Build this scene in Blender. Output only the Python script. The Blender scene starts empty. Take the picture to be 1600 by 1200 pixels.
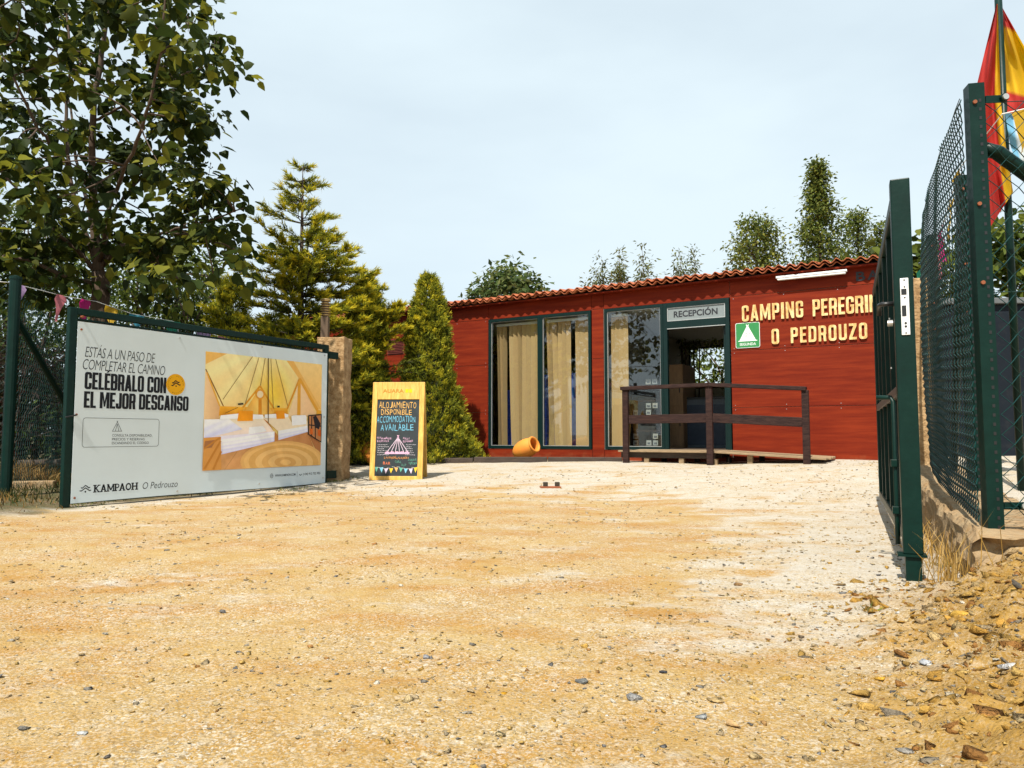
import bpy, bmesh, math, random
import numpy as np
from mathutils import Vector, Matrix
R = math.radians
random.seed(7)
rng = np.random.default_rng(7)
scene = bpy.context.scene
col = scene.collection

# ------------------------------------------------------------------ camera
CAM_H = 0.72
FPX = 1150.0
PITCH = math.atan(80 / FPX)
cd = bpy.data.cameras.new("camera")
cam = bpy.data.objects.new("camera", cd)
col.objects.link(cam)
cam.location = (0, 0, CAM_H)
cam.rotation_euler = (math.pi / 2 + PITCH, 0, 0)
cd.sensor_width = 36
cd.lens = 36 * FPX / 1600
cd.clip_start = 0.05
cd.clip_end = 8000
scene.camera = cam
# ------------------------------------------------------------------ light
SUN_EL = R(57)
SUN_H = Vector((-0.42, -0.907)).normalized()          # horizontal direction towards the sun
sun_dir = Vector((SUN_H.x * math.cos(SUN_EL), SUN_H.y * math.cos(SUN_EL), math.sin(SUN_EL)))
sd = bpy.data.lights.new("sun", 'SUN')
sd.energy = 5.0
sd.angle = R(0.5)
sd.color = (1.0, 0.94, 0.84)
so = bpy.data.objects.new("sun", sd)
col.objects.link(so)
so.location = (0, 0, 30)
so.rotation_euler = sun_dir.to_track_quat('Z', 'Y').to_euler()
w = bpy.data.worlds.new("World")
scene.world = w
w.use_nodes = True
nt = w.node_tree
nt.nodes.clear()
o_ = nt.nodes.new('ShaderNodeOutputWorld')
sky = nt.nodes.new('ShaderNodeTexSky')
sky.sky_type = 'NISHITA'
sky.sun_disc = False
sky.sun_elevation = SUN_EL
sky.sun_rotation = math.atan2(sun_dir.x, sun_dir.y)
sky.air_density = 1.0
sky.dust_density = 1.2
sky.ozone_density = 1.0
bg = nt.nodes.new('ShaderNodeBackground')
bg.inputs[1].default_value = 0.085
nt.links.new(sky.outputs[0], bg.inputs[0])
veil = nt.nodes.new('ShaderNodeBackground')               # thin high cloud
veil.inputs[0].default_value = (0.70, 0.815, 0.87, 1)
veil.inputs[1].default_value = 0.83
tc = nt.nodes.new('ShaderNodeTexCoord')
mp = nt.nodes.new('ShaderNodeMapping')
mp.inputs['Scale'].default_value = (1.0, 1.6, 3.2)
mp.inputs['Rotation'].default_value = (0.1, 0.2, 0.5)
nz = nt.nodes.new('ShaderNodeTexNoise')
nz.inputs['Scale'].default_value = 1.1
nz.inputs['Detail'].default_value = 5
nz.inputs['Roughness'].default_value = 0.55
mr = nt.nodes.new('ShaderNodeMapRange')
mr.inputs[1].default_value = 0.33
mr.inputs[2].default_value = 0.68
mr.inputs[3].default_value = 0.70
mr.inputs[4].default_value = 0.93
mx = nt.nodes.new('ShaderNodeMixShader')
nt.links.new(tc.outputs['Generated'], mp.inputs[0])
nt.links.new(mp.outputs[0], nz.inputs[0])
nt.links.new(nz.outputs[0], mr.inputs[0])
nt.links.new(mr.outputs[0], mx.inputs[0])
nt.links.new(bg.outputs[0], mx.inputs[1])
nt.links.new(veil.outputs[0], mx.inputs[2])
nt.links.new(mx.outputs[0], o_.inputs[0])
scene.view_settings.view_transform = 'Standard'
scene.view_settings.look = 'None'
scene.view_settings.exposure = 0.56
scene.view_settings.gamma = 1.0


# ------------------------------------------------------------------ helpers
def at(u, v, Y):
    """point on the photograph's sight line (1600 px wide) at world depth Y"""
    x = (u - 800) / FPX
    y = (600 - v) / FPX
    c, s = math.cos(PITCH), math.sin(PITCH)
    k = Y / (c - y * s)
    return Vector((x * k, Y, (s + y * c) * k + CAM_H))


def srgb(r, g, b):
    f = lambda c: (c / 255 / 12.92) if c <= 10 else ((c / 255 + 0.055) / 1.055) ** 2.4
    return (f(r), f(g), f(b), 1.0)


def tag(o, label=None, cat=None, group=None, kind=None):
    if label: o['label'] = label
    if cat: o['category'] = cat
    if group: o['group'] = group
    if kind: o['kind'] = kind
    return o


def empty(name, loc=(0, 0, 0), rz=0.0):
    o = bpy.data.objects.new(name, None)
    o.empty_display_size = 0.1
    o.location = loc
    o.rotation_euler = (0, 0, rz)
    col.objects.link(o)
    return o


def fmesh(name, V, F, mats, parent=None, cols=None, midx=None, smooth=False, loc=None):
    """V (n,3) array; F list of index arrays (same arity inside an array); cols per vertex"""
    V = np.asarray(V, dtype=np.float32)
    if loc is not None:
        V = V - np.array(loc, dtype=np.float32)
    me = bpy.data.meshes.new(name)
    me.vertices.add(len(V))
    me.vertices.foreach_set('co', V.ravel())
    if isinstance(F, np.ndarray): F = [F]
    li = np.concatenate([f.ravel() for f in F]).astype(np.int32)
    tot = np.concatenate([np.full(len(f), f.shape[1], dtype=np.int32) for f in F])
    st = np.concatenate([[0], np.cumsum(tot)[:-1]]).astype(np.int32)
    me.loops.add(len(li))
    me.loops.foreach_set('vertex_index', li)
    me.polygons.add(len(tot))
    me.polygons.foreach_set('loop_start', st)
    me.polygons.foreach_set('loop_total', tot)
    if midx is not None: me.polygons.foreach_set('material_index', np.asarray(midx, dtype=np.int32))
    if smooth: me.polygons.foreach_set('use_smooth', np.ones(len(tot), dtype=bool))
    if cols is not None:
        a = me.color_attributes.new('Col', 'FLOAT_COLOR', 'POINT')
        c4 = np.ones((len(V), 4), dtype=np.float32)
        c4[:, :3] = np.asarray(cols)[:, :3]
        a.data.foreach_set('color', c4.ravel())
    me.update(calc_edges=True)
    for m in (mats if isinstance(mats, (list, tuple)) else [mats]): me.materials.append(m)
    o = bpy.data.objects.new(name, me)
    col.objects.link(o)
    if parent is not None:
        o.parent = parent
        if loc is None: pass
    elif loc is not None:
        o.location = loc
    return o


class MB:
    """collects shapes and links them as ONE mesh object"""
    def __init__(s):
        s.v = []; s.f = []; s.c = []; s.m = []; s.cur = (1, 1, 1); s.mi = 0

    def add(s, vs, fs, c=None):
        b = len(s.v)
        s.v += [tuple(p) for p in vs]
        s.c += [tuple((c or s.cur)[:3])] * len(vs)
        for f in fs:
            s.f.append(tuple(i + b for i in f)); s.m.append(s.mi)
        return s

    def box(s, x0, x1, y0, y1, z0, z1, c=None, M=None):
        vs = [Vector((x, y, z)) for x in (x0, x1) for y in (y0, y1) for z in (z0, z1)]
        if M is not None: vs = [M @ p for p in vs]
        return s.add(vs, [(0, 1, 3, 2), (4, 6, 7, 5), (0, 4, 5, 1), (2, 3, 7, 6), (0, 2, 6, 4), (1, 5, 7, 3)], c)

    def cbox(s, c, d, M=None, col_=None, bev=0.0):
        cx, cy, cz = c; dx, dy, dz = (q / 2 for q in d)
        return s.box(cx - dx, cx + dx, cy - dy, cy + dy, cz - dz, cz + dz, col_, M)

    def bar(s, a, b, wx, wz, up=(0, 0, 1), c=None):
        """rectangular bar from a to b, wz thick along up, wx thick across"""
        a = Vector(a); b = Vector(b); d = (b - a); L = d.length; d.normalize()
        x = d.cross(Vector(up))
        if x.length < 1e-4: x = d.cross(Vector((1, 0, 0)))
        x.normalize(); z = x.cross(d).normalized()
        vs = [p + x * (i * wx / 2) + z * (j * wz / 2) for p in (a, b) for i in (-1, 1) for j in (-1, 1)]
        return s.add(vs, [(0, 1, 3, 2), (4, 6, 7, 5), (0, 4, 5, 1), (2, 3, 7, 6), (0, 2, 6, 4), (1, 5, 7, 3)], c)

    def tube(s, pts, rad, n=8, c=None, cap=True):
        pts = [Vector(p) for p in pts]
        if not hasattr(rad, '__len__'): rad = [rad] * len(pts)
        vs = []; fs = []
        ref = None
        for i, p in enumerate(pts):
            d = (pts[min(i + 1, len(pts) - 1)] - pts[max(i - 1, 0)])
            if d.length < 1e-9: d = Vector((0, 0, 1))
            d.normalize()
            if ref is None:
                ref = Vector((0, 0, 1)) if abs(d.z) < 0.9 else Vector((1, 0, 0))
            x = (ref - d * ref.dot(d)).normalized(); y = d.cross(x); ref = x
            for k in range(n):
                a = 2 * math.pi * k / n
                vs.append(p + (x * math.cos(a) + y * math.sin(a)) * rad[i])
        for i in range(len(pts) - 1):
            for k in range(n):
                k2 = (k + 1) % n
                fs.append((i * n + k, i * n + k2, (i + 1) * n + k2, (i + 1) * n + k))
        if cap:
            fs.append(tuple(range(n - 1, -1, -1)))
            fs.append(tuple((len(pts) - 1) * n + k for k in range(n)))
        return s.add(vs, fs, c)

    def lathe(s, prof, M=None, n=24, c=None):
        vs = []; fs = []
        for (r, z) in prof:
            for k in range(n):
                a = 2 * math.pi * k / n
                p = Vector((r * math.cos(a), r * math.sin(a), z))
                vs.append(M @ p if M is not None else p)
        for i in range(len(prof) - 1):
            for k in range(n):
                k2 = (k + 1) % n
                fs.append((i * n + k, i * n + k2, (i + 1) * n + k2, (i + 1) * n + k))
        return s.add(vs, fs, c)

    def poly(s, pts, c=None):
        return s.add(pts, [tuple(range(len(pts)))], c)

    def slab(s, pts, off, c=None):
        """closed polygon given thickness along off"""
        n = len(pts); off = Vector(off)
        vs = [Vector(p) for p in pts] + [Vector(p) + off for p in pts]
        fs = [tuple(range(n)), tuple(range(2 * n - 1, n - 1, -1))]
        for i in range(n):
            j = (i + 1) % n
            fs.append((i, i + n, j + n, j))
        return s.add(vs, fs, c)

    def build(s, name, mats, parent=None, smooth=False, bevel=0.0, origin=None, seg=2):
        me = bpy.data.meshes.new(name)
        vs = s.v
        if origin is not None:
            ox, oy, oz = origin
            vs = [(a - ox, b - oy, c - oz) for a, b, c in vs]
        me.from_pydata(vs, [], s.f)
        if isinstance(mats, (list, tuple)):
            for m in mats: me.materials.append(m)
            me.polygons.foreach_set('material_index', s.m)
        else: me.materials.append(mats)
        a = me.color_attributes.new('Col', 'FLOAT_COLOR', 'POINT')
        a.data.foreach_set('color', np.array([q + (1.0,) for q in s.c], dtype=np.float32).ravel())
        bm = bmesh.new(); bm.from_mesh(me)
        if bevel == 0: pass
        bmesh.ops.recalc_face_normals(bm, faces=bm.faces)
        bm.to_mesh(me); bm.free()
        if smooth: me.polygons.foreach_set('use_smooth', [True] * len(me.polygons))
        me.update()
        o = bpy.data.objects.new(name, me)
        col.objects.link(o)
        if bevel > 0:
            md = o.modifiers.new('bevel', 'BEVEL'); md.width = bevel; md.segments = seg; md.limit_method = 'ANGLE'
            md.angle_limit = R(40)
        if parent is not None: o.parent = parent
        elif origin is not None: o.location = origin
        return o


def nnode(nt, t, **kw):
    n = nt.nodes.new(t)
    for k, v in kw.items(): setattr(n, k, v)
    return n


def mat(name, c=(0.5, 0.5, 0.5), rough=0.6, metal=0.0, var=0.25, vscale=6.0, stretch=(1, 1, 1), bump=0.0, bscale=60.0,
        vcol=False, c2=None, translucent=0.0, spec=0.5, coat=0.0, dirt=0.0, dirtcol=(0.25, 0.19, 0.11)):
    m = bpy.data.materials.new(name); m.use_nodes = True
    nt = m.node_tree; N = nt.nodes; L = nt.links
    p = N['Principled BSDF']; out = N['Material Output']
    p.inputs['Roughness'].default_value = rough
    p.inputs['Metallic'].default_value = metal
    p.inputs['Specular IOR Level'].default_value = spec
    p.inputs['Coat Weight'].default_value = coat
    tc = nnode(nt, 'ShaderNodeTexCoord'); mp = nnode(nt, 'ShaderNodeMapping')
    mp.inputs['Scale'].default_value = stretch
    L.new(tc.outputs['Object'], mp.inputs[0])
    nz = nnode(nt, 'ShaderNodeTexNoise'); nz.inputs['Scale'].default_value = vscale
    nz.inputs['Detail'].default_value = 6; nz.inputs['Roughness'].default_value = 0.65
    L.new(mp.outputs[0], nz.inputs[0])
    if vcol:
        base = nnode(nt, 'ShaderNodeVertexColor', layer_name='Col').outputs[0]
    else:
        rgb = nnode(nt, 'ShaderNodeRGB'); rgb.outputs[0].default_value = tuple(c[:3]) + (1,); base = rgb.outputs[0]
    if c2 is not None:
        mr0 = nnode(nt, 'ShaderNodeMapRange'); mr0.inputs[1].default_value = .38; mr0.inputs[2].default_value = .62
        L.new(nz.outputs[0], mr0.inputs[0])
        mx = nnode(nt, 'ShaderNodeMixRGB'); mx.inputs[2].default_value = tuple(c2[:3]) + (1,)
        L.new(mr0.outputs[0], mx.inputs[0]); L.new(base, mx.inputs[1]); base = mx.outputs[0]
    if var > 0:
        mr = nnode(nt, 'ShaderNodeMapRange'); mr.inputs[1].default_value = .25; mr.inputs[2].default_value = .75
        mr.inputs[3].default_value = 1 - var; mr.inputs[4].default_value = 1 + var
        L.new(nz.outputs[0], mr.inputs[0])
        ml = nnode(nt, 'ShaderNodeVectorMath', operation='SCALE')
        L.new(base, ml.inputs[0]); L.new(mr.outputs[0], ml.inputs['Scale']); base = ml.outputs[0]
    if dirt > 0:
        n3 = nnode(nt, 'ShaderNodeTexNoise'); n3.inputs['Scale'].default_value = 9; n3.inputs['Detail'].default_value = 8
        n3.inputs['Roughness'].default_value = .75
        L.new(tc.outputs['Object'], n3.inputs[0])
        r3 = nnode(nt, 'ShaderNodeMapRange'); r3.inputs[1].default_value = .52; r3.inputs[2].default_value = .72
        r3.inputs[4].default_value = dirt
        L.new(n3.outputs[0], r3.inputs[0])
        m3 = nnode(nt, 'ShaderNodeMixRGB'); m3.inputs[2].default_value = tuple(dirtcol[:3]) + (1,)
        L.new(r3.outputs[0], m3.inputs[0]); L.new(base, m3.inputs[1]); base = m3.outputs[0]
    L.new(base, p.inputs['Base Color'])
    if bump > 0:
        n2 = nnode(nt, 'ShaderNodeTexNoise'); n2.inputs['Scale'].default_value = bscale; n2.inputs['Detail'].default_value = 5
        L.new(mp.outputs[0], n2.inputs[0])
        b = nnode(nt, 'ShaderNodeBump'); b.inputs['Strength'].default_value = bump; b.inputs['Distance'].default_value = 0.02
        L.new(n2.outputs[0], b.inputs['Height']); L.new(b.outputs[0], p.inputs['Normal'])
    if translucent > 0:
        tr = nnode(nt, 'ShaderNodeBsdfTranslucent')
        L.new(base, tr.inputs[0])
        mxs = nnode(nt, 'ShaderNodeMixShader'); mxs.inputs[0].default_value = translucent
        L.new(p.outputs[0], mxs.inputs[1]); L.new(tr.outputs[0], mxs.inputs[2]); L.new(mxs.outputs[0], out.inputs[0])
    return m


M = {}
M['green'] = mat('green_paint', (0.0003, 0.0165, 0.0120), 0.42, var=0.3, vscale=9, dirt=0.10, dirtcol=(0.028, 0.034, 0.026), bump=0.05, bscale=40, spec=0.22)
M['wire'] = mat('green_wire', (0.002, 0.032, 0.030), 0.4, var=0.2, spec=0.35)
M['wframe'] = mat('window_green', (0.0012, 0.0145, 0.0135), 0.4, var=0.15, spec=0.3)
M['red'] = mat('red_cladding', (0.150, 0.0135, 0.0040), 0.6, var=0.22, vscale=1.3, stretch=(0.8, 1, 11), bump=0.015, bscale=9, c2=(0.185, 0.0215, 0.0055), spec=0.12, dirt=0.12, dirtcol=(0.10, 0.02, 0.008))
def splash(m, c=(0.30, 0.17, 0.08)):
    """dust and rain splash dried on the foot of the boards"""
    nt = m.node_tree; p = nt.nodes['Principled BSDF']; L = nt.links
    src = p.inputs['Base Color'].links[0].from_socket
    tc = nnode(nt, 'ShaderNodeTexCoord'); sx = nnode(nt, 'ShaderNodeSeparateXYZ'); L.new(tc.outputs['Object'], sx.inputs[0])
    nz = nnode(nt, 'ShaderNodeTexNoise'); nz.inputs['Scale'].default_value = 5; nz.inputs['Detail'].default_value = 9; nz.inputs['Roughness'].default_value = .75
    L.new(tc.outputs['Object'], nz.inputs[0])
    a = nnode(nt, 'ShaderNodeMath', operation='MULTIPLY_ADD'); a.inputs[1].default_value = -1.6; a.inputs[2].default_value = .55; L.new(sx.outputs[2], a.inputs[0])
    b = nnode(nt, 'ShaderNodeMath', operation='ADD'); L.new(a.outputs[0], b.inputs[0]); L.new(nz.outputs[0], b.inputs[1])
    r = nnode(nt, 'ShaderNodeMapRange'); r.inputs[1].default_value = .45; r.inputs[2].default_value = .95; r.inputs[4].default_value = .38; L.new(b.outputs[0], r.inputs[0])
    mx = nnode(nt, 'ShaderNodeMixRGB'); mx.inputs[2].default_value = c + (1,); L.new(r.outputs[0], mx.inputs[0]); L.new(src, mx.inputs[1]); L.new(mx.outputs[0], p.inputs['Base Color'])
splash(M['red'])
M['dark'] = mat('dark_backing', (0.02, 0.012, 0.01), 0.8)
M['tile'] = mat('clay_tile', (0.40, 0.115, 0.035), 0.85, var=0.4, vscale=7, c2=(0.30, 0.075, 0.03), dirt=0.5, dirtcol=(0.16, 0.09, 0.05), bump=0.2)
M['white'] = mat('white_board', (0.60, 0.685, 0.715), 0.45, var=0.04, vscale=2, dirt=0.05, dirtcol=(0.5, 0.47, 0.4))
M['print'] = mat('print_ink', vcol=True, rough=0.5, var=0.06, spec=0.15)
M['photo'] = mat('photo_print', vcol=True, rough=0.45, var=0.07, vscale=14, spec=0.2)
M['chalk'] = mat('chalk', vcol=True, rough=0.9, var=0.3, vscale=40)
M['paint'] = mat('coloured', vcol=True, rough=0.7, var=0.15)
M['stucco'] = mat('stucco', (0.30, 0.175, 0.07), 0.9, var=0.4, vscale=12, bump=0.8, bscale=40, c2=(0.36, 0.24, 0.12))
M['concrete'] = mat('concrete', (0.36, 0.26, 0.145), 0.92, var=0.45, vscale=10, bump=1.0, bscale=26, c2=(0.22, 0.135, 0.06))
M['wood_y'] = mat('yellow_wood', (0.60, 0.32, 0.05), 0.55, var=0.22, vscale=5, stretch=(6, 6, 0.7), c2=(0.66, 0.39, 0.09), bump=0.05)
M['letter'] = mat('letter_wood', (0.62, 0.37, 0.11), 0.5, var=0.35, vscale=7, stretch=(2, 2, 1), c2=(0.68, 0.52, 0.25), bump=0.1)
M['slate'] = mat('chalkboard', (0.010, 0.018, 0.022), 0.6, var=0.5, vscale=8)
M['brown'] = mat('brown_timber', (0.022, 0.009, 0.008), 0.7, var=0.45, vscale=6, stretch=(1.2, 9, 9), bump=0.3, bscale=25, c2=(0.034, 0.016, 0.012), spec=.2)
M['deck'] = mat('weathered_deck', (0.26, 0.18, 0.10), 0.8, var=0.4, vscale=8, stretch=(1, 6, 6), bump=0.3, bscale=30)
M['oldwood'] = mat('old_timber', (0.05, 0.035, 0.026), 0.85, var=0.5, vscale=5, stretch=(1, 6, 6), bump=0.4, bscale=30)
M['terracotta'] = mat('terracotta', (0.68, 0.27, 0.028), 0.7, var=0.2, vscale=7, c2=(0.62, 0.20, 0.025), bump=0.1)
M['steel'] = mat('steel', (0.55, 0.55, 0.53), 0.35, metal=0.6, var=0.15)
M['rust'] = mat('rusty_bolt', (0.24, 0.07, 0.025), 0.8)
M['black'] = mat('black_metal', (0.012, 0.013, 0.014), 0.4)
M['ink'] = mat('black_lettering', (0.012, 0.014, 0.02), 0.55, var=0.1)
M['blind'] = mat('blind_fabric', (0.66, 0.435, 0.21), 0.85, var=0.10, vscale=4, stretch=(3, 3, .4), translucent=0.12, c2=(0.60, 0.38, 0.175))
M['crate'] = mat('blue_plastic', (0.015, 0.08, 0.62), 0.4)
M['wall_in'] = mat('inside_wall', (0.34, 0.31, 0.26), 0.8, var=0.1)
M['ceil'] = mat('inside_ceiling', (0.55, 0.55, 0.52), 0.8, var=0.05)
M['floor_in'] = mat('inside_floor', (0.07, 0.05, 0.035), 0.5)
M['cabinet'] = mat('tan_cabinet', (0.33, 0.20, 0.10), 0.6, var=0.25, stretch=(5, 5, 1))
M['counter'] = mat('counter_grey', (0.09, 0.115, 0.14), 0.5)
M['pale'] = mat('pale_board', (0.50, 0.46, 0.33), 0.6)
M['container'] = mat('dark_grey_metal', (0.008, 0.012, 0.018), 0.55, var=0.15, vscale=3, spec=0.15, dirt=0.15, dirtcol=(0.07, 0.065, 0.06))
M['frost'] = mat('frosted_sign', (0.20, 0.23, 0.235), 0.35, var=0.06)
M['lampw'] = mat('white_plastic', (0.78, 0.78, 0.77), 0.4, var=0.05)
M['lampb'] = mat('brown_lamp', (0.11, 0.07, 0.04), 0.5, var=0.2)
M['lampg'] = mat('amber_ribs', (0.34, 0.23, 0.08), 0.45, var=0.2)
M['signg'] = mat('sign_green', (0.028, 0.215, 0.06), 0.4, var=0.06)
M['signw'] = mat('sign_white', (0.74, 0.76, 0.74), 0.4, var=0.03)
M['cloth'] = mat('flag_cloth', vcol=True, rough=0.8, var=0.1, translucent=0.45)
M['bark'] = mat('bark', (0.075, 0.048, 0.03), 0.9, var=0.45, vscale=9, stretch=(3, 3, .6), bump=0.6, bscale=18)
M['bark_dark'] = mat('bark_dark', (0.06, 0.042, 0.03), 0.9, var=0.4, vscale=9, bump=0.4)
M['leaf'] = mat('leaf', vcol=True, rough=0.6, var=0.2, vscale=3, translucent=0.42, spec=0.12)
M['needle'] = mat('needle', vcol=True, rough=0.65, var=0.15, vscale=3, translucent=0.38, spec=0.2)
M['dry'] = mat('dry_stalk', vcol=True, rough=0.8, var=0.15, translucent=0.25, spec=0.2)
M['stone'] = mat('stone', vcol=True, rough=0.92, var=0.5, vscale=45, bump=0.8, bscale=120, spec=0.1)


def glass_mat():
    m = bpy.data.materials.new('window_glass'); m.use_nodes = True
    nt = m.node_tree; nt.nodes.remove(nt.nodes['Principled BSDF'])
    out = nt.nodes['Material Output']
    t = nnode(nt, 'ShaderNodeBsdfTransparent'); t.inputs[0].default_value = (0.90, 0.93, 0.92, 1)
    g = nnode(nt, 'ShaderNodeBsdfGlossy'); g.inputs['Roughness'].default_value = 0.0
    g.inputs['Color'].default_value = (0.95, 0.97, 1, 1)
    lw = nnode(nt, 'ShaderNodeLayerWeight'); lw.inputs[0].default_value = 0.5
    pw = nnode(nt, 'ShaderNodeMath', operation='POWER'); pw.inputs[1].default_value = 4.0
    f = nnode(nt, 'ShaderNodeMath', operation='MULTIPLY_ADD'); f.inputs[1].default_value = 0.8; f.inputs[2].default_value = 0.075
    nt.links.new(lw.outputs['Facing'], pw.inputs[0]); nt.links.new(pw.outputs[0], f.inputs[0])
    mx = nnode(nt, 'ShaderNodeMixShader')
    nt.links.new(f.outputs[0], mx.inputs[0]); nt.links.new(t.outputs[0], mx.inputs[1]); nt.links.new(g.outputs[0], mx.inputs[2])
    nt.links.new(mx.outputs[0], out.inputs[0])
    return m
M['glass'] = glass_mat()


# value noise -------------------------------------------------------
_tab = np.random.default_rng(3).random((256, 256))
def vnoise(x, y):
    xi = np.floor(x).astype(int); yi = np.floor(y).astype(int)
    fx = x - xi; fy = y - yi
    fx = fx * fx * (3 - 2 * fx); fy = fy * fy * (3 - 2 * fy)
    a = _tab[xi & 255, yi & 255]; b = _tab[(xi + 1) & 255, yi & 255]
    c = _tab[xi & 255, (yi + 1) & 255]; d = _tab[(xi + 1) & 255, (yi + 1) & 255]
    return (a * (1 - fx) + b * fx) * (1 - fy) + (c * (1 - fx) + d * fx) * fy - 0.5
def sstep(a, b, x):
    t = np.clip((x - a) / (b - a), 0, 1); return t * t * (3 - 2 * t)


# frames of reference ----------------------------------------------
BO = Vector((-1.416, 15.873, 0)); BRZ = math.atan2(-0.50114, 0.86537)
GA = Vector((-4.50, 7.40, 0)); GRZ = math.atan2(0.86808, 0.49643)
RA = Vector((2.00, 3.72, 0)); RRZ = math.atan2(2.88, 1.30)
def bw(s, t, z=0):
    c, n = math.cos(BRZ), math.sin(BRZ)
    return Vector((BO.x + s * c - t * n, BO.y + s * n + t * c, z))


def ground_z(x, y, fine=True):
    x = np.asarray(x, float); y = np.asarray(y, float)
    z = 0.25 * sstep(7.5, 14, y + 0.5 * x) * (1 - sstep(30, 60, np.hypot(x, y)))
    z = z + 0.08 * sstep(3.0, 5.5, x) * sstep(8.5, 10.5, y)
    q = (x - 2.12) * 0.911 - (y - 3.5) * 0.412
    ww = sstep(3.25, 3.55, y)
    far = 1 - sstep(9.5, 11.0, y + 0.2 * x)
    soft = 0.24 * sstep(-0.55, 0.55, q)
    hard = (0.21 + 0.05 * np.clip(y - 3.6, 0, 4)) * sstep(0.06, 0.2, q)
    z = z + (soft * (1 - ww) + hard * ww) * far * sstep(-3, 0.5, y)
    z = z + 0.10 * sstep(-4.35, -5.0, x) * sstep(5.4, 6.6, y) * (1 - sstep(9, 12, y))
    if fine:
        d = np.hypot(x, y)
        a = 1 - sstep(15, 40, d)
        z = z + a * (0.030 * vnoise(x * 0.8 + 7, y * 0.8) + 0.012 * vnoise(x * 3.1, y * 3.1 + 5))
        b = 1 - sstep(4, 9, d)
        rub = (1 - ww) * sstep(-0.65, 0.05, q)
        z = z + b * (0.006 + 0.05 * rub) * vnoise(x * 13, y * 13) + b * (0.0035 + 0.022 * rub) * vnoise(x * 41, y * 41)
        z = z + b * 0.003 * vnoise(x * 110, y * 110) + b * .004 * vnoise(x * 67, y * 67)
    return z
def gz(x, y): return float(ground_z(np.array([x]), np.array([y]))[0])
def on_ground(u, v):
    Y = 3.0
    for _ in range(40):
        p = at(u, v, Y); r = at(u, v, 1.0)
        Y = (gz(p.x, p.y) - CAM_H) / (r.z - CAM_H)
        Y = max(0.6, min(Y, 30))
    p = at(u, v, Y); return Vector((p.x, p.y, gz(p.x, p.y)))


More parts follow.
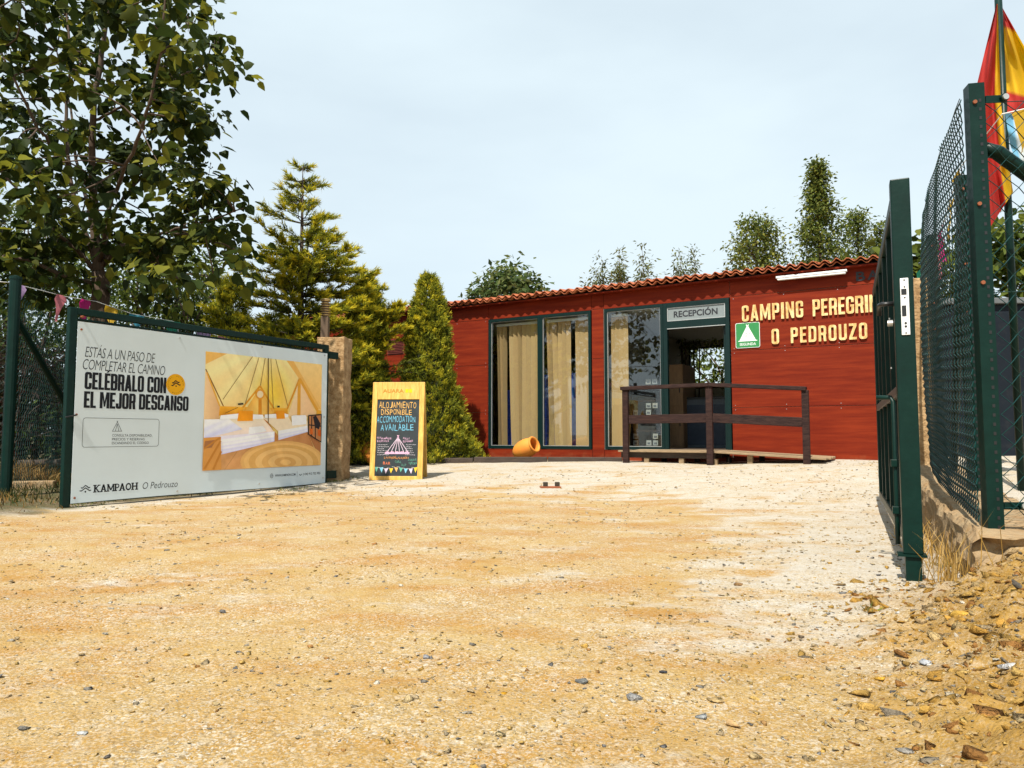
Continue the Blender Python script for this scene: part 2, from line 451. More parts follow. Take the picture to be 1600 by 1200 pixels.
# ------------------------------------------------------------------ ground
def make_ground():
    rr = [0.0, 0.35]
    r = 0.6
    while r < 26: rr.append(r); r *= 1.0085
    while r < 5000: rr.append(r); r *= 1.12
    ang = np.concatenate([np.arange(-44, 44.01, 0.24), np.arange(47, 316, 4.0)])
    ang = np.radians(ang)
    rr = np.array(rr)
    RR, AA = np.meshgrid(rr, ang, indexing='ij')
    X = RR * np.sin(AA); Y = RR * np.cos(AA)
    Z = ground_z(X, Y)
    V = np.stack([X, Y, Z], -1).reshape(-1, 3)
    nr, na = RR.shape
    i = np.arange(nr - 1)[:, None]; j = np.arange(na)[None, :]; j2 = (j + 1) % na
    F = np.stack([i * na + j, i * na + j2 + 0 * i, (i + 1) * na + j2, (i + 1) * na + j + 0 * j2], -1).reshape(-1, 4)[:, ::-1]
    x, y = V[:, 0], V[:, 1]
    q = (x - 2.12) * 0.911 - (y - 3.5) * 0.412
    n1 = vnoise(x * 1.7, y * 1.7) ; n2 = vnoise(x * 5 + 3, y * 5)
    rub = sstep(-0.75, 0.1, q + 0.5 * n1 + 0.2 * n2) * (1 - sstep(3.3, 3.7, y)) * sstep(-2, .5, y)
    gy = (x - GA.x) * -0.868 + (y - GA.y) * 0.496
    gx = (x - GA.x) * 0.496 + (y - GA.y) * 0.868
    grass = np.maximum(sstep(0.0, 0.25, gy + 0.15 * n2) * (1 - sstep(4.2, 5.0, gx)),
                       sstep(-4.25, -4.6, x + 0.3 * n2) * sstep(5.3, 6.2, y))
    bed = sstep(13.25, 13.4, y + 0.08 * x) * (1 - sstep(2.0, 2.3, x))
    grass = np.maximum(grass, bed)
    far = sstep(24, 34, np.hypot(x, y))
    grass = np.maximum(grass, far)
    # white gravel: towards the house, along both gates
    pale = sstep(7.4, 10.6, y + 0.25 * x + 2.2 * n1) + sstep(-0.95, -0.35, q) * sstep(2.6, 3.6, y) \
        + 0.8 * sstep(0.9, 0.2, -gy) * (gx < 6) * sstep(5.5, 7.5, y) + 0.85 * sstep(3.4, 3.7, y) * sstep(0.1, 0.25, q)
    pale += 0.75 * sstep(-0.6, 0.2, x - 0.28 * y + 0.9 * n1) * sstep(1.5, 3.5, y)
    cols = np.stack([np.clip(pale, 0, 1), rub, grass], -1)
    m = bpy.data.materials.new('gravel_dirt'); m.use_nodes = True
    nt = m.node_tree; L = nt.links; p = nt.nodes['Principled BSDF']
    p.inputs['Roughness'].default_value = 0.92; p.inputs['Specular IOR Level'].default_value = 0.2
    tc = nnode(nt, 'ShaderNodeTexCoord')
    at_ = nnode(nt, 'ShaderNodeVertexColor', layer_name='Col'); sp = nnode(nt, 'ShaderNodeSeparateColor'); L.new(at_.outputs[0], sp.inputs[0])
    def noise(scale, detail=5, rough=.6, st=None):
        n = nnode(nt, 'ShaderNodeTexNoise'); n.inputs['Scale'].default_value = scale; n.inputs['Detail'].default_value = detail
        n.inputs['Roughness'].default_value = rough
        if st is not None:
            mp = nnode(nt, 'ShaderNodeMapping'); mp.inputs['Scale'].default_value = st; mp.inputs['Rotation'].default_value = (0, 0, 0.5)
            L.new(tc.outputs['Object'], mp.inputs[0]); L.new(mp.outputs[0], n.inputs[0])
        else: L.new(tc.outputs['Object'], n.inputs[0])
        return n.outputs[0]
    def rng_(s, a, b, c=0, d=1):
        n = nnode(nt, 'ShaderNodeMapRange'); n.inputs[1].default_value = a; n.inputs[2].default_value = b
        n.inputs[3].default_value = c; n.inputs[4].default_value = d; L.new(s, n.inputs[0]); return n.outputs[0]
    def mix(f, a, b):
        n = nnode(nt, 'ShaderNodeMixRGB')
        for k, s in ((0, f), (1, a), (2, b)):
            if hasattr(s, 'links'): L.new(s, n.inputs[k])
            elif isinstance(s, (int, float)): n.inputs[k].default_value = s
            else: n.inputs[k].default_value = tuple(s[:3]) + (1,)
        return n.outputs[0]
    def math_(op, a, b):
        n = nnode(nt, 'ShaderNodeMath', operation=op)
        for k, s in ((0, a), (1, b)):
            if hasattr(s, 'links'): L.new(s, n.inputs[k])
            else: n.inputs[k].default_value = s
        return n.outputs[0]
    ochre = mix(rng_(noise(2.6, 6), .35, .65), (0.345, 0.195, 0.046), (0.395, 0.27, 0.105))
    ochre = mix(rng_(noise(1.1, 4, .6, (1, 2.4, 1)), .48, .62), ochre, (0.335, 0.162, 0.026))
    pale = mix(rng_(noise(9, 6), .35, .65), (0.405, 0.36, 0.29), (0.47, 0.445, 0.40))
    pm = math_('ADD', sp.outputs[0], rng_(noise(1.3, 9, .72, (1, 1.9, 1)), .32, .68, -1.0, .75))
    base = mix(rng_(pm, .15, .75), ochre, pale)
    base = mix(sp.outputs[1], base, mix(rng_(noise(7, 6), .4, .6), (0.235, 0.128, 0.022), (0.34, 0.195, 0.04)))
    base = mix(sp.outputs[2], base, mix(rng_(noise(6, 6), .42, .6), (0.10, 0.07, 0.03), (0.05, 0.055, 0.018)))
    # grit: small stones of differing colour
    for sc, amt, thr in ((230, .85, .42), (105, .72, .60), (46, .45, .80)):
        vo = nnode(nt, 'ShaderNodeTexVoronoi'); vo.inputs['Scale'].default_value = sc; L.new(tc.outputs['Object'], vo.inputs['Vector'])
        cr = nnode(nt, 'ShaderNodeValToRGB'); e = cr.color_ramp
        e.elements[0].position = 0.0; e.elements[0].color = (0.19, 0.135, 0.075, 1)
        e.elements[1].position = 1.0; e.elements[1].color = (0.58, 0.53, 0.46, 1)
        for ps, cc in ((.20, (0.25, 0.175, 0.085, 1)), (.4, (0.43, 0.30, 0.13, 1)), (.7, (0.46, 0.40, 0.30, 1))):
            q_ = e.elements.new(ps); q_.color = cc
        s2 = nnode(nt, 'ShaderNodeSeparateColor'); L.new(vo.outputs['Color'], s2.inputs[0])
        L.new(s2.outputs[0], cr.inputs[0])
        mask = rng_(s2.outputs[1], thr, thr + .08, 0, amt)
        clump = math_('MULTIPLY', rng_(noise(2.1, 6, .7), .36, .64, .15, 1), rng_(sp.outputs[1], 0, 1, 1, .4))
        mask = math_('MULTIPLY', mask, clump)
        mask = math_('MULTIPLY', mask, rng_(sp.outputs[2], 0, 1, 1, .25))
        base = mix(mask, base, cr.outputs[0])
    L.new(base, p.inputs['Base Color'])
    vo = nnode(nt, 'ShaderNodeTexVoronoi'); vo.inputs['Scale'].default_value = 95; L.new(tc.outputs['Object'], vo.inputs['Vector'])
    h = math_('ADD', math_('MULTIPLY', vo.outputs['Distance'], -0.6), noise(60, 8, .75))
    b = nnode(nt, 'ShaderNodeBump'); b.inputs['Strength'].default_value = 0.75; b.inputs['Distance'].default_value = 0.012
    L.new(h, b.inputs['Height']); L.new(b.outputs[0], p.inputs['Normal'])
    g = fmesh('ground', V, F, m, cols=cols, smooth=True)
    tag(g, kind='structure')
make_ground()


# ------------------------------------------------------------------ stones
def rock_template(seed, npts=12, flat=0.55):
    """angular broken stone: hull of a few random points"""
    r = np.random.default_rng(seed)
    pts = r.normal(size=(npts, 3)); pts /= np.abs(pts).max(1, keepdims=True) ** .55 * np.linalg.norm(pts, axis=1, keepdims=True) ** .45
    pts *= r.uniform(.75, 1, (npts, 1)); pts[:, 2] *= flat; pts[:, 0] *= r.uniform(1, 1.55)
    bm = bmesh.new(); vs = [bm.verts.new(p) for p in pts]
    q = bmesh.ops.convex_hull(bm, input=vs)
    bmesh.ops.delete(bm, geom=[v for v in bm.verts if not v.link_faces], context='VERTS')
    bmesh.ops.triangulate(bm, faces=bm.faces[:]); bmesh.ops.recalc_face_normals(bm, faces=bm.faces[:])
    bm.verts.index_update()
    V = np.array([v.co[:] for v in bm.verts]); F = np.array([[v.index for v in f.verts] for f in bm.faces]); bm.free()
    V /= np.abs(V[:, :2]).max()
    return V, F
ROCKS = [rock_template(k, 8, random.uniform(.35, .7)) for k in range(30)]
ROCKS_HI = [rock_template(50 + k, 13, random.uniform(.35, .55)) for k in range(16)]
PAL = np.array([(0.44, 0.29, 0.09), (0.42, 0.25, 0.06), (0.47, 0.36, 0.19), (0.38, 0.29, 0.17), (0.50, 0.46, 0.38), (0.22, 0.20, 0.17),
                (0.16, 0.155, 0.15), (0.29, 0.15, 0.05), (0.60, 0.58, 0.54), (0.33, 0.27, 0.18)])

def scatter_rocks(xs, ys, sizes, cols, tilt=.4, sink=.25):
    Vs = []; Fs = []; Cs = []; base = 0
    zs = ground_z(xs, ys)
    for i in range(len(xs)):
        V, F = ROCKS[rng.integers(len(ROCKS))]
        a = rng.uniform(0, 6.283); c, s = math.cos(a), math.sin(a)
        tx, ty = rng.normal(size=2) * tilt * .5
        W = V * sizes[i] * np.array([1, 1, 1])
        W = np.stack([W[:, 0] * c - W[:, 1] * s, W[:, 0] * s + W[:, 1] * c, W[:, 2]], -1)
        W[:, 2] += W[:, 0] * tx + W[:, 1] * ty
        W += (xs[i], ys[i], zs[i] + sizes[i] * (.35 - sink))
        Vs.append(W); Fs.append(F + base); base += len(V)
        Cs.append(np.repeat(cols[i][None], len(V), 0))
    return np.concatenate(Vs), np.concatenate(Fs), np.concatenate(Cs)

def gravel():
    n = 24000
    y = 1.15 * np.exp(rng.random(n) * math.log(11.5 / 1.15)); x = rng.uniform(-.78, .78, n) * y
    dens = vnoise(x * 1.3, y * 1.3) + .5 * vnoise(x * 4, y * 4)
    q = (x - 2.12) * 0.911 - (y - 3.5) * 0.412
    keep = (dens + rng.normal(size=n) * .25 + .35 * sstep(-1.8, 0, q) > 0.02) & (q < 0.0) & ((x - GA.x) * -0.868 + (y - GA.y) * 0.496 < -0.1)
    x, y = x[keep], y[keep]
    sz = np.clip(np.exp(rng.normal(size=len(x)) * .55) * 0.0034 * (0.5 + .33 * y), 0.0016, .017)
    c = PAL[rng.choice(len(PAL), len(x), p=[.19, .10, .20, .19, .07, .08, .05, .06, .01, .05])] * rng.uniform(.62, 1.0, (len(x), 1))
    V, F, C = scatter_rocks(x, y, sz, c)
    tag(fmesh('gravel', V, F, M['stone'], cols=C), 'fine loose gravel and grit strewn over the ochre dirt drive', 'gravel', kind='stuff')
    n = 22000
    y = rng.uniform(1.1, 3.75, n); x = rng.uniform(.4, 4.2, n)
    q = (x - 2.12) * 0.911 - (y - 3.5) * 0.412
    keep = (rng.random(n) < sstep(-.8, .1, q)) & (x < .85 * y + .2)
    x, y = x[keep], y[keep]
    sz = np.clip(np.exp(rng.normal(size=len(x)) * .85) * 0.0062, 0.0022, .038)
    c = PAL[rng.choice(len(PAL), len(x), p=[.26, .33, .08, .08, .02, .03, .015, .145, .01, .03])] * rng.uniform(.5, .95, (len(x), 1)) * np.array([1, .92, .8])
    V, F, C = scatter_rocks(x, y, sz, c, .6, .42)
    tag(fmesh('rubble', V, F, M['stone'], cols=C), 'bank of ochre stone rubble piled against the broken end of the low wall', 'rubble', kind='stuff')
gravel()

def big_stone(u, v, wpx, c, label, group=None, k=0, flat=1.0):
    p = on_ground(u, v)
    size = wpx / FPX * p.y / 2
    V, F = ROCKS_HI[k % len(ROCKS_HI)]
    W = V * size; W[:, 2] *= flat
    a = k * 1.3; cc, ss = math.cos(a), math.sin(a)
    W = np.stack([W[:, 0] * cc - W[:, 1] * ss, W[:, 0] * ss + W[:, 1] * cc, W[:, 2]], -1) if k % 3 else W
    C = np.repeat(np.array([c]), len(V), 0)
    o = fmesh('stone', W, F, M['stone'], cols=C)
    o.location = (p.x, p.y, p.z + size * .12 * flat)
    tag(o, label, 'stone', group)
G1 = 'larger stones lying on the drive'
for k, (u, v, wp, c, lab) in enumerate([
    (910, 1066, 24, (.13, .135, .13), 'dark grey brick-shaped stone lying in the middle foreground of the drive'),
    (1037, 1050, 17, (.05, .05, .055), 'small near-black stone in the foreground right of the dark brick-shaped stone'),
    (990, 1092, 28, (.23, .225, .22), 'flat grey slate chip half sunk in the foreground gravel'),
    (1096, 1121, 22, (.24, .25, .25), 'blue-grey oval stone beside the big tan foreground stone'),
    (1145, 1133, 31, (.46, .30, .14), 'biggest tan flat-topped stone in the foreground, right of the blue-grey one'),
    (1118, 1097, 22, (.40, .28, .13), 'yellowish flat stone just above the blue-grey oval stone'),
    (1193, 1131, 14, (.31, .18, .07), 'small brown round stone right of the big tan stone'),
    (130, 1146, 18, (.42, .43, .42), 'pale grey angular stone alone near the lower left of the drive'),
    (787, 1084, 15, (.52, .26, .02), 'bright orange chip of rock low in the middle of the drive'),
    (665, 1027, 17, (.24, .24, .25), 'thin grey slate chip flush with the dirt, left of the orange chip'),
    (484, 1011, 11, (.34, .17, .06), 'small rusty brown pebble alone on the left half of the drive'),
    (1251, 996, 13, (.10, .075, .05), 'small dark brown stone with a black hollow on the pale gravel'),
    (1085, 972, 18, (.34, .24, .13), 'pair-like lumpy tan stone on the pale gravel in mid drive'),
    (1154, 915, 16, (.24, .14, .06), 'flat brown chip on pale gravel left of the open gate post'),
    (1500, 963, 36, (.46, .27, .05), 'large orange flat rock on the rubble bank'),
    (1452, 1112, 30, (.44, .26, .06), 'rounded orange rock low on the rubble bank'),
    (1345, 1138, 24, (.38, .26, .11), 'tan rounded rock at the foot of the rubble bank'),
    (1577, 1043, 34, (.42, .41, .40), 'large pale grey rock on the right of the rubble bank'),
    (1445, 1035, 22, (.36, .37, .39), 'blue-grey flat stone on the rubble bank left of the pale grey rock'),
    (1375, 1058, 20, (.47, .27, .04), 'orange angular stone at the edge of the rubble bank'),
    (1505, 1051, 26, (.45, .30, .10), 'flat yellow stone among the rubble, left of the pale grey rock'),
    (1414, 1174, 22, (.26, .24, .21), 'grey-brown stone at the very bottom right of the drive'),
    (258 * .5 + 40, 1183, 12, (.08, .07, .06), 'small dark pebble at the lower left corner of the drive'),
    (585, 850, 12, (.30, .15, .05), 'brown clod of earth on the far part of the drive before the chalkboard'),
    (103, 886, 10, (.10, .09, .08), 'small dark stone on the far left of the drive below the banner'),
]):
    big_stone(u, v, wp, c, lab, G1, k, 1.0)


# ------------------------------------------------------------------ lettering
_tc = {}
def glyphs(body, bold=0.0, shear=0.0, extrude=0.0, space=1.0, res=3):
    key = (body, bold, shear, extrude, space)
    if key in _tc: return _tc[key]
    cu = bpy.data.curves.new('t', 'FONT'); cu.body = body; cu.size = 1; cu.offset = bold; cu.shear = shear
    cu.extrude = extrude; cu.space_character = space; cu.resolution_u = res; cu.fill_mode = 'BOTH' if extrude else 'FRONT'
    o = bpy.data.objects.new('t', cu); col.objects.link(o)
    dg = bpy.context.evaluated_depsgraph_get(); dg.update()
    me = o.evaluated_get(dg).to_mesh()
    V = np.array([v.co[:] for v in me.vertices]); F = [tuple(p.vertices) for p in me.polygons]
    o.evaluated_get(dg).to_mesh_clear()
    bpy.data.objects.remove(o); bpy.data.curves.remove(cu)
    _tc[key] = (V, F); return V, F
CAP = {}
def cap_h(bold):
    if bold not in CAP:
        V, _ = glyphs('H', bold); CAP[bold] = (V[:, 1].min(), V[:, 1].max())
    return CAP[bold]
def write(mb, body, O, X, Y, width, height, c, bold=0.0, shear=0.0, extrude=0.0, depth=None, space=1.0, fit=False):
    """body fitted to width; capital height = height; O lower left corner; X,Y unit axes; extrude along X x Y"""
    V, F = glyphs(body, bold, shear, extrude, space)
    if not len(V): return
    X = Vector(X); Y = Vector(Y); Z = X.cross(Y); O = Vector(O)
    x0, x1 = V[:, 0].min(), V[:, 0].max(); b0, b1 = cap_h(bold) if not fit else (V[:, 1].min(), V[:, 1].max())
    sx = width / (x1 - x0); sy = height / (b1 - b0); sz = (depth / (2 * extrude)) if extrude else 1
    mb.add([O + X * ((a - x0) * sx) + Y * ((b - b0) * sy) + Z * (((d + extrude) if extrude else 0) * sz) for a, b, d in V], F, c)


def round_poly(pts):
    """closed outline; a third value on a point is its corner radius"""
    out = []; n = len(pts)
    for i in range(n):
        p = Vector(pts[i][:2]); r = pts[i][2] if len(pts[i]) > 2 else 0
        if r <= 0: out.append(tuple(p)); continue
        a = Vector(pts[i - 1][:2]); b = Vector(pts[(i + 1) % n][:2]); da = a - p; db = b - p
        k = min(r, da.length * .49, db.length * .49); da.normalize(); db.normalize()
        p0, p2 = p + da * k, p + db * k
        for j in range(6):
            t = j / 5; out.append(tuple(p0 * (1 - t) ** 2 + p * 2 * t * (1 - t) + p2 * t * t))
    return out
def block_outline(ch, w, h, t, tt):
    R_ = min(w * .40, h * .3); r = max(R_ - t * .8, w * .06); k = (.5 * w - .55 * t) / h
    if ch == 'O': P = [[(0, 0, R_), (w, 0, R_), (w, h, R_), (0, h, R_)], [(t, tt, r), (w - t, tt, r), (w - t, h - tt, r), (t, h - tt, r)]]
    elif ch == 'D': P = [[(0, 0), (w, 0, R_), (w, h, R_), (0, h)], [(t, tt), (w - t, tt, r), (w - t, h - tt, r), (t, h - tt)]]
    elif ch == 'C': P = [[(w, .63 * h), (w, h, R_), (0, h, R_), (0, 0, R_), (w, 0, R_), (w, .37 * h), (w - t, .37 * h), (w - t, tt, r), (t, tt, r), (t, h - tt, r), (w - t, h - tt, r), (w - t, .63 * h)]]
    elif ch == 'G': P = [[(w, .66 * h), (w, h, R_), (0, h, R_), (0, 0, R_), (w, 0, R_), (w, .53 * h), (w * .52, .53 * h), (w * .52, .53 * h - tt * .85), (w - t, .53 * h - tt * .85), (w - t, tt, r), (t, tt, r), (t, h - tt, r), (w - t, h - tt, r), (w - t, .66 * h)]]
    elif ch == 'S': P = [[(w - t, .68 * h), (w, .68 * h), (w, h, R_), (0, h, R_), (0, .46 * h, R_), (w - t, .40 * h, r), (w - t, tt, r), (t, tt, r), (t, .32 * h), (0, .32 * h), (0, 0, R_), (w, 0, R_), (w, .54 * h, R_), (t, .60 * h, r), (t, h - tt, r), (w - t, h - tt, r)]]
    elif ch == 'J': P = [[(w - t, h), (w, h), (w, 0, R_), (0, 0, R_), (0, .34 * h), (t, .34 * h), (t, tt, r), (w - t, tt, r)]]
    elif ch == 'U': P = [[(0, h), (0, 0, R_), (w, 0, R_), (w, h), (w - t, h), (w - t, tt, r), (t, tt, r), (t, h)]]
    elif ch == 'A':
        y0, y1 = .17 * h, .17 * h + tt; yt = min((.5 * w - t) / k, .9 * h)
        P = [[(0, 0), (.5 * w - .55 * t, h), (.5 * w + .55 * t, h), (w, 0), (w - t, 0), (w - t - k * y0, y0), (t + k * y0, y0), (t, 0)], [(t + k * y1, y1), (w - t - k * y1, y1), (.5 * w, yt)]]
    elif ch == 'M': P = [[(0, 0), (0, h), (1.15 * t, h), (.5 * w, .42 * h), (w - 1.15 * t, h), (w, h), (w, 0), (w - t, 0), (w - t, .62 * h), (.5 * w + .25 * t, .10 * h), (.5 * w - .25 * t, .10 * h), (t, .62 * h), (t, 0)]]
    elif ch == 'N': P = [[(0, 0), (0, h), (t, h), (w - t, .40 * h), (w - t, h), (w, h), (w, 0), (w - t, 0), (t, .60 * h), (t, 0)]]
    elif ch == 'Z': P = [[(0, 0), (0, tt), (w - 1.15 * t, h - tt), (0, h - tt), (0, h), (w, h), (w, h - tt), (1.15 * t, tt), (w, tt), (w, 0)]]
    elif ch == 'P': P = [[(0, 0), (0, h), (w, h, R_), (w, .40 * h, R_), (t, .40 * h), (t, 0)], [(t, .40 * h + tt), (t, h - tt), (w - t, h - tt, r), (w - t, .40 * h + tt, r)]]
    elif ch == 'R': P = [[(0, 0), (0, h), (w, h, R_), (w, .46 * h, R_ * .7), (w * .92, .42 * h), (w, 0), (w - t * 1.05, 0), (w - 1.2 * t, .39 * h), (t, .39 * h), (t, 0)], [(t, .39 * h + tt), (t, h - tt), (w - t, h - tt, r), (w - t, .39 * h + tt, r)]]
    elif ch == 'B': P = [[(0, 0), (0, h), (w, h, R_), (w, .53 * h, R_ * .5), (.93 * w, .51 * h), (w, .49 * h, R_ * .5), (w, 0, R_)], [(t, .5 * h + tt / 2), (t, h - tt), (w - t, h - tt, r), (w - t, .5 * h + tt / 2, r)], [(t, tt), (t, .5 * h - tt / 2), (w - t, .5 * h - tt / 2, r), (w - t, tt, r)]]
    elif ch in 'EÉ':
        P = [[(0, 0), (0, h), (w, h), (w, h - tt), (t, h - tt), (t, .5 * h + tt / 2), (.88 * w, .5 * h + tt / 2), (.88 * w, .5 * h - tt / 2), (t, .5 * h - tt / 2), (t, tt), (w, tt), (w, 0)]]
        if ch == 'É': P.append([(.30 * w, 1.04 * h), (.55 * w, 1.17 * h), (.95 * w, 1.17 * h), (.60 * w, 1.04 * h)])
    elif ch == 'L': P = [[(0, 0), (0, h), (t, h), (t, tt), (w, tt), (w, 0)]]
    else: P = [[(0, 0), (0, h), (w, h), (w, 0)]]
    return [round_poly(q) for q in P]
_bc = {}
def block(ch, w, h, t, tt, depth=0.0):
    key = (ch, round(w, 4), round(h, 4), t, tt, depth)
    if key in _bc: return _bc[key]
    cu = bpy.data.curves.new('b', 'CURVE'); cu.dimensions = '2D'; cu.fill_mode = 'BOTH' if depth else 'FRONT'; cu.extrude = depth / 2
    for q in block_outline(ch, w, h, t, tt):
        sp = cu.splines.new('POLY'); sp.points.add(len(q) - 1); sp.use_cyclic_u = True
        for i, (a, b) in enumerate(q): sp.points[i].co = (a, b, 0, 1)
    if not depth: cu.fill_mode = 'FRONT'
    o = bpy.data.objects.new('b', cu); col.objects.link(o)
    dg = bpy.context.evaluated_depsgraph_get(); dg.update()
    me = o.evaluated_get(dg).to_mesh()
    V = [v.co[:] for v in me.vertices]; F = [tuple(f.vertices) for f in me.polygons]
    o.evaluated_get(dg).to_mesh_clear(); bpy.data.objects.remove(o); bpy.data.curves.remove(cu)
    _bc[key] = (V, F); return V, F
def write_block(mb, txt, O, X, Y, width, height, c, tf=.405, gap=.055, space=.42, asp=.43):
    """heavy condensed capitals fitted to width"""
    rel = lambda ch: {'I': tf, 'M': 1.38, 'A': 1.06, 'L': .80, 'E': .84, 'É': .84, 'J': .88, ' ': space}.get(ch, 1.0)
    tot = sum(rel(ch) for ch in txt) + gap * (len(txt) - 1); u = width / tot; X = Vector(X); Y = Vector(Y); O = Vector(O); x = 0
    for ch in txt:
        if ch != ' ':
            V, F = block(ch, rel(ch) * u, height, tf * u, min(tf * u * .85, height * .20))
            mb.add([O + X * (x + a) + Y * b for a, b, _ in V], F, c)
        x += (rel(ch) + gap) * u


# ------------------------------------------------------------------ the reception building
bld = empty('building', BO, BRZ)
tag(bld, 'long low reception building clad in red-brown boards under a wavy clay tile eave', 'building')
TH = 0.12
S0, S1, DEP = -5.2, 8.72, 5.6
def cladding():
    cols_ = [-5.2, -3.55, -1.25, 1.06]
    rows = [0.02, 1.2, 2.19, 3.15, 3.47]
    g = 0.004
    mb = MB()
    def panel(s0, s1, z0, z1):
        mb.box(s0 + g, s1 - g, 0.0, 0.022, z0 + g, z1 - g)
    for a, b in zip(cols_[:-1], cols_[1:]):
        for c, d in zip(rows[:-1], rows[1:]): panel(a, b, c, d)
    panel(1.06, 3.42, 3.14, 3.47); panel(1.06, 3.42, .02, .45)
    for c, d in zip(rows[:-1], rows[1:]): panel(3.42, 3.67, c, d)
    panel(3.67, 6.07, 3.14, 3.47); panel(3.67, 6.07, .02, .45)
    for a, b in ((6.07, S1),):
        for c, d in zip(rows[:-1], rows[1:]): panel(a, b, c, d)
    # right-hand end wall panels
    for a, b in ((0.0, 1.9), (1.9, 3.8), (3.8, DEP)):
        for c, d in zip(rows[:-1], rows[1:]): mb.box(S1 - .02, S1, a + g + .022 * (a == 0), b - g, c + g, d - g)
    mb.build('cladding', M['red'], bld, bevel=.0015, seg=1)
    for (a, b) in ((6.07, S1), (-1.25, 1.06)):
        for z in (1.16, 1.24, 2.15, 2.23, 3.11):
            for i in range(4):
                x = a + .06 + (b - a - .12) * i / 3
                q = MB(); q.tube([(x, 0.0005, z), (x, -.0025, z)], .006, 8); q.build('screw', M['steel'], bld)
    k = MB()
    for a, b, c, d in ((S0, 1.06, 0, 3.46), (3.42, 3.67, 0, 3.46), (6.07, S1 - .021, 0, 3.46), (1.06, 3.42, 3.15, 3.46), (1.06, 3.42, 0, .44),
                       (3.67, 6.07, 3.15, 3.46), (3.67, 6.07, 0, .44)):
        k.box(a, b, .022, .022 + TH, c, d)
    k.box(S1 - .14, S1 - .021, .142, DEP, 0, 3.46); k.box(S0, S0 + .12, .142, DEP, 0, 3.46)
    # back wall with a wide window opening
    k.box(S0 + .12, 3.7, DEP - .12, DEP, 0, 3.46); k.box(5.7, S1 - .14, DEP - .12, DEP, 0, 3.46)
    k.box(3.7, 5.7, DEP - .12, DEP, 0, 1.95); k.box(3.7, 5.7, DEP - .12, DEP, 2.96, 3.46)
    k.build('wall', M['wall_in'], bld)
    f = MB(); f.box(S0 + .12, S1 - .14, .142, DEP - .12, .36, .46); f.build('floor', M['floor_in'], bld)
    c = MB(); c.box(S0 + .12, S1 - .14, .142, DEP - .12, 3.10, 3.16); c.build('ceiling', M['ceil'], bld)
    # partition between the store room and reception
    q = MB(); q.box(3.5, 3.6, .145, DEP - .12, .46, 3.10); q.build('partition', M['wall_in'], bld)
    b = MB()
    b.box(3.7, 5.7, DEP - .11, DEP - .05, 1.95, 1.99); b.box(3.7, 5.7, DEP - .11, DEP - .05, 2.92, 2.96)
    for s in (3.7, 5.66): b.box(s, s + .04, DEP - .11, DEP - .05, 1.99, 2.92)
    bw_ = b.build('back_window', M['wframe'], bld)
cladding()

def tile_roof():
    lam, amp = 0.178, 0.031
    s = np.arange(S0 - .15, S1 + .16, lam / 10)
    prof = amp * np.cos(2 * np.pi * s / lam); prof = np.where(prof > 0, prof, prof * 0.85)
    rnd = np.random.default_rng(5)
    V = []; F = []
    def sheet(t0, t1, z0, z1, th, wob):
        b = len(V); n = len(s)
        w_ = np.repeat(rnd.normal(size=len(s) // 10 + 2) * wob, 10)[:n]
        tt = np.repeat(rnd.normal(size=len(s) // 10 + 2) * .008, 10)[:n]
        for (t, z, d, e) in ((t0, z0, 0, 1), (t1, z1, 0, 0), (t1, z1, -th, 0), (t0, z0, -th, 1)):
            for i in range(n): V.append((s[i], t + tt[i] * e, z + prof[i] + d + w_[i]))
        for k in range(4):
            k2 = (k + 1) % 4
            for i in range(n - 1):
                F.append((b + k * n + i, b + k2 * n + i, b + k2 * n + i + 1, b + k * n + i + 1))
    sl = math.tan(R(9)); L_ = 0.42; off = -0.21
    n_rows = int((DEP + .4) / .38)
    for r in range(n_rows):
        t0 = off + r * .38; z0 = 3.535 + (t0 - off) * sl + .018
        sheet(t0, t0 + L_, z0, z0 + L_ * sl - .02, .014, .008)
    sheet(off + .015, off + .3, 3.505, 3.505 + .3 * sl, .014, .003)   # under-eave starter course
    V = np.array(V); F = np.array(F)
    o = fmesh('roof', V, F, M['tile'], bld)
    k = MB(); k.box(S0 - .1, S1 + .1, -.14, -.004, 3.43, 3.455)
    k.build('soffit', M['red'], bld)
    d = MB()
    d.slab([(S0 - .1, -.1, 3.456), (S1 + .1, -.1, 3.456), (S1 + .1, DEP + .1, 3.456 + (DEP + .2) * sl), (S0 - .1, DEP + .1, 3.456 + (DEP + .2) * sl)], (0, 0, .02))
    d.build('roof_deck', M['dark'], bld)
tile_roof()

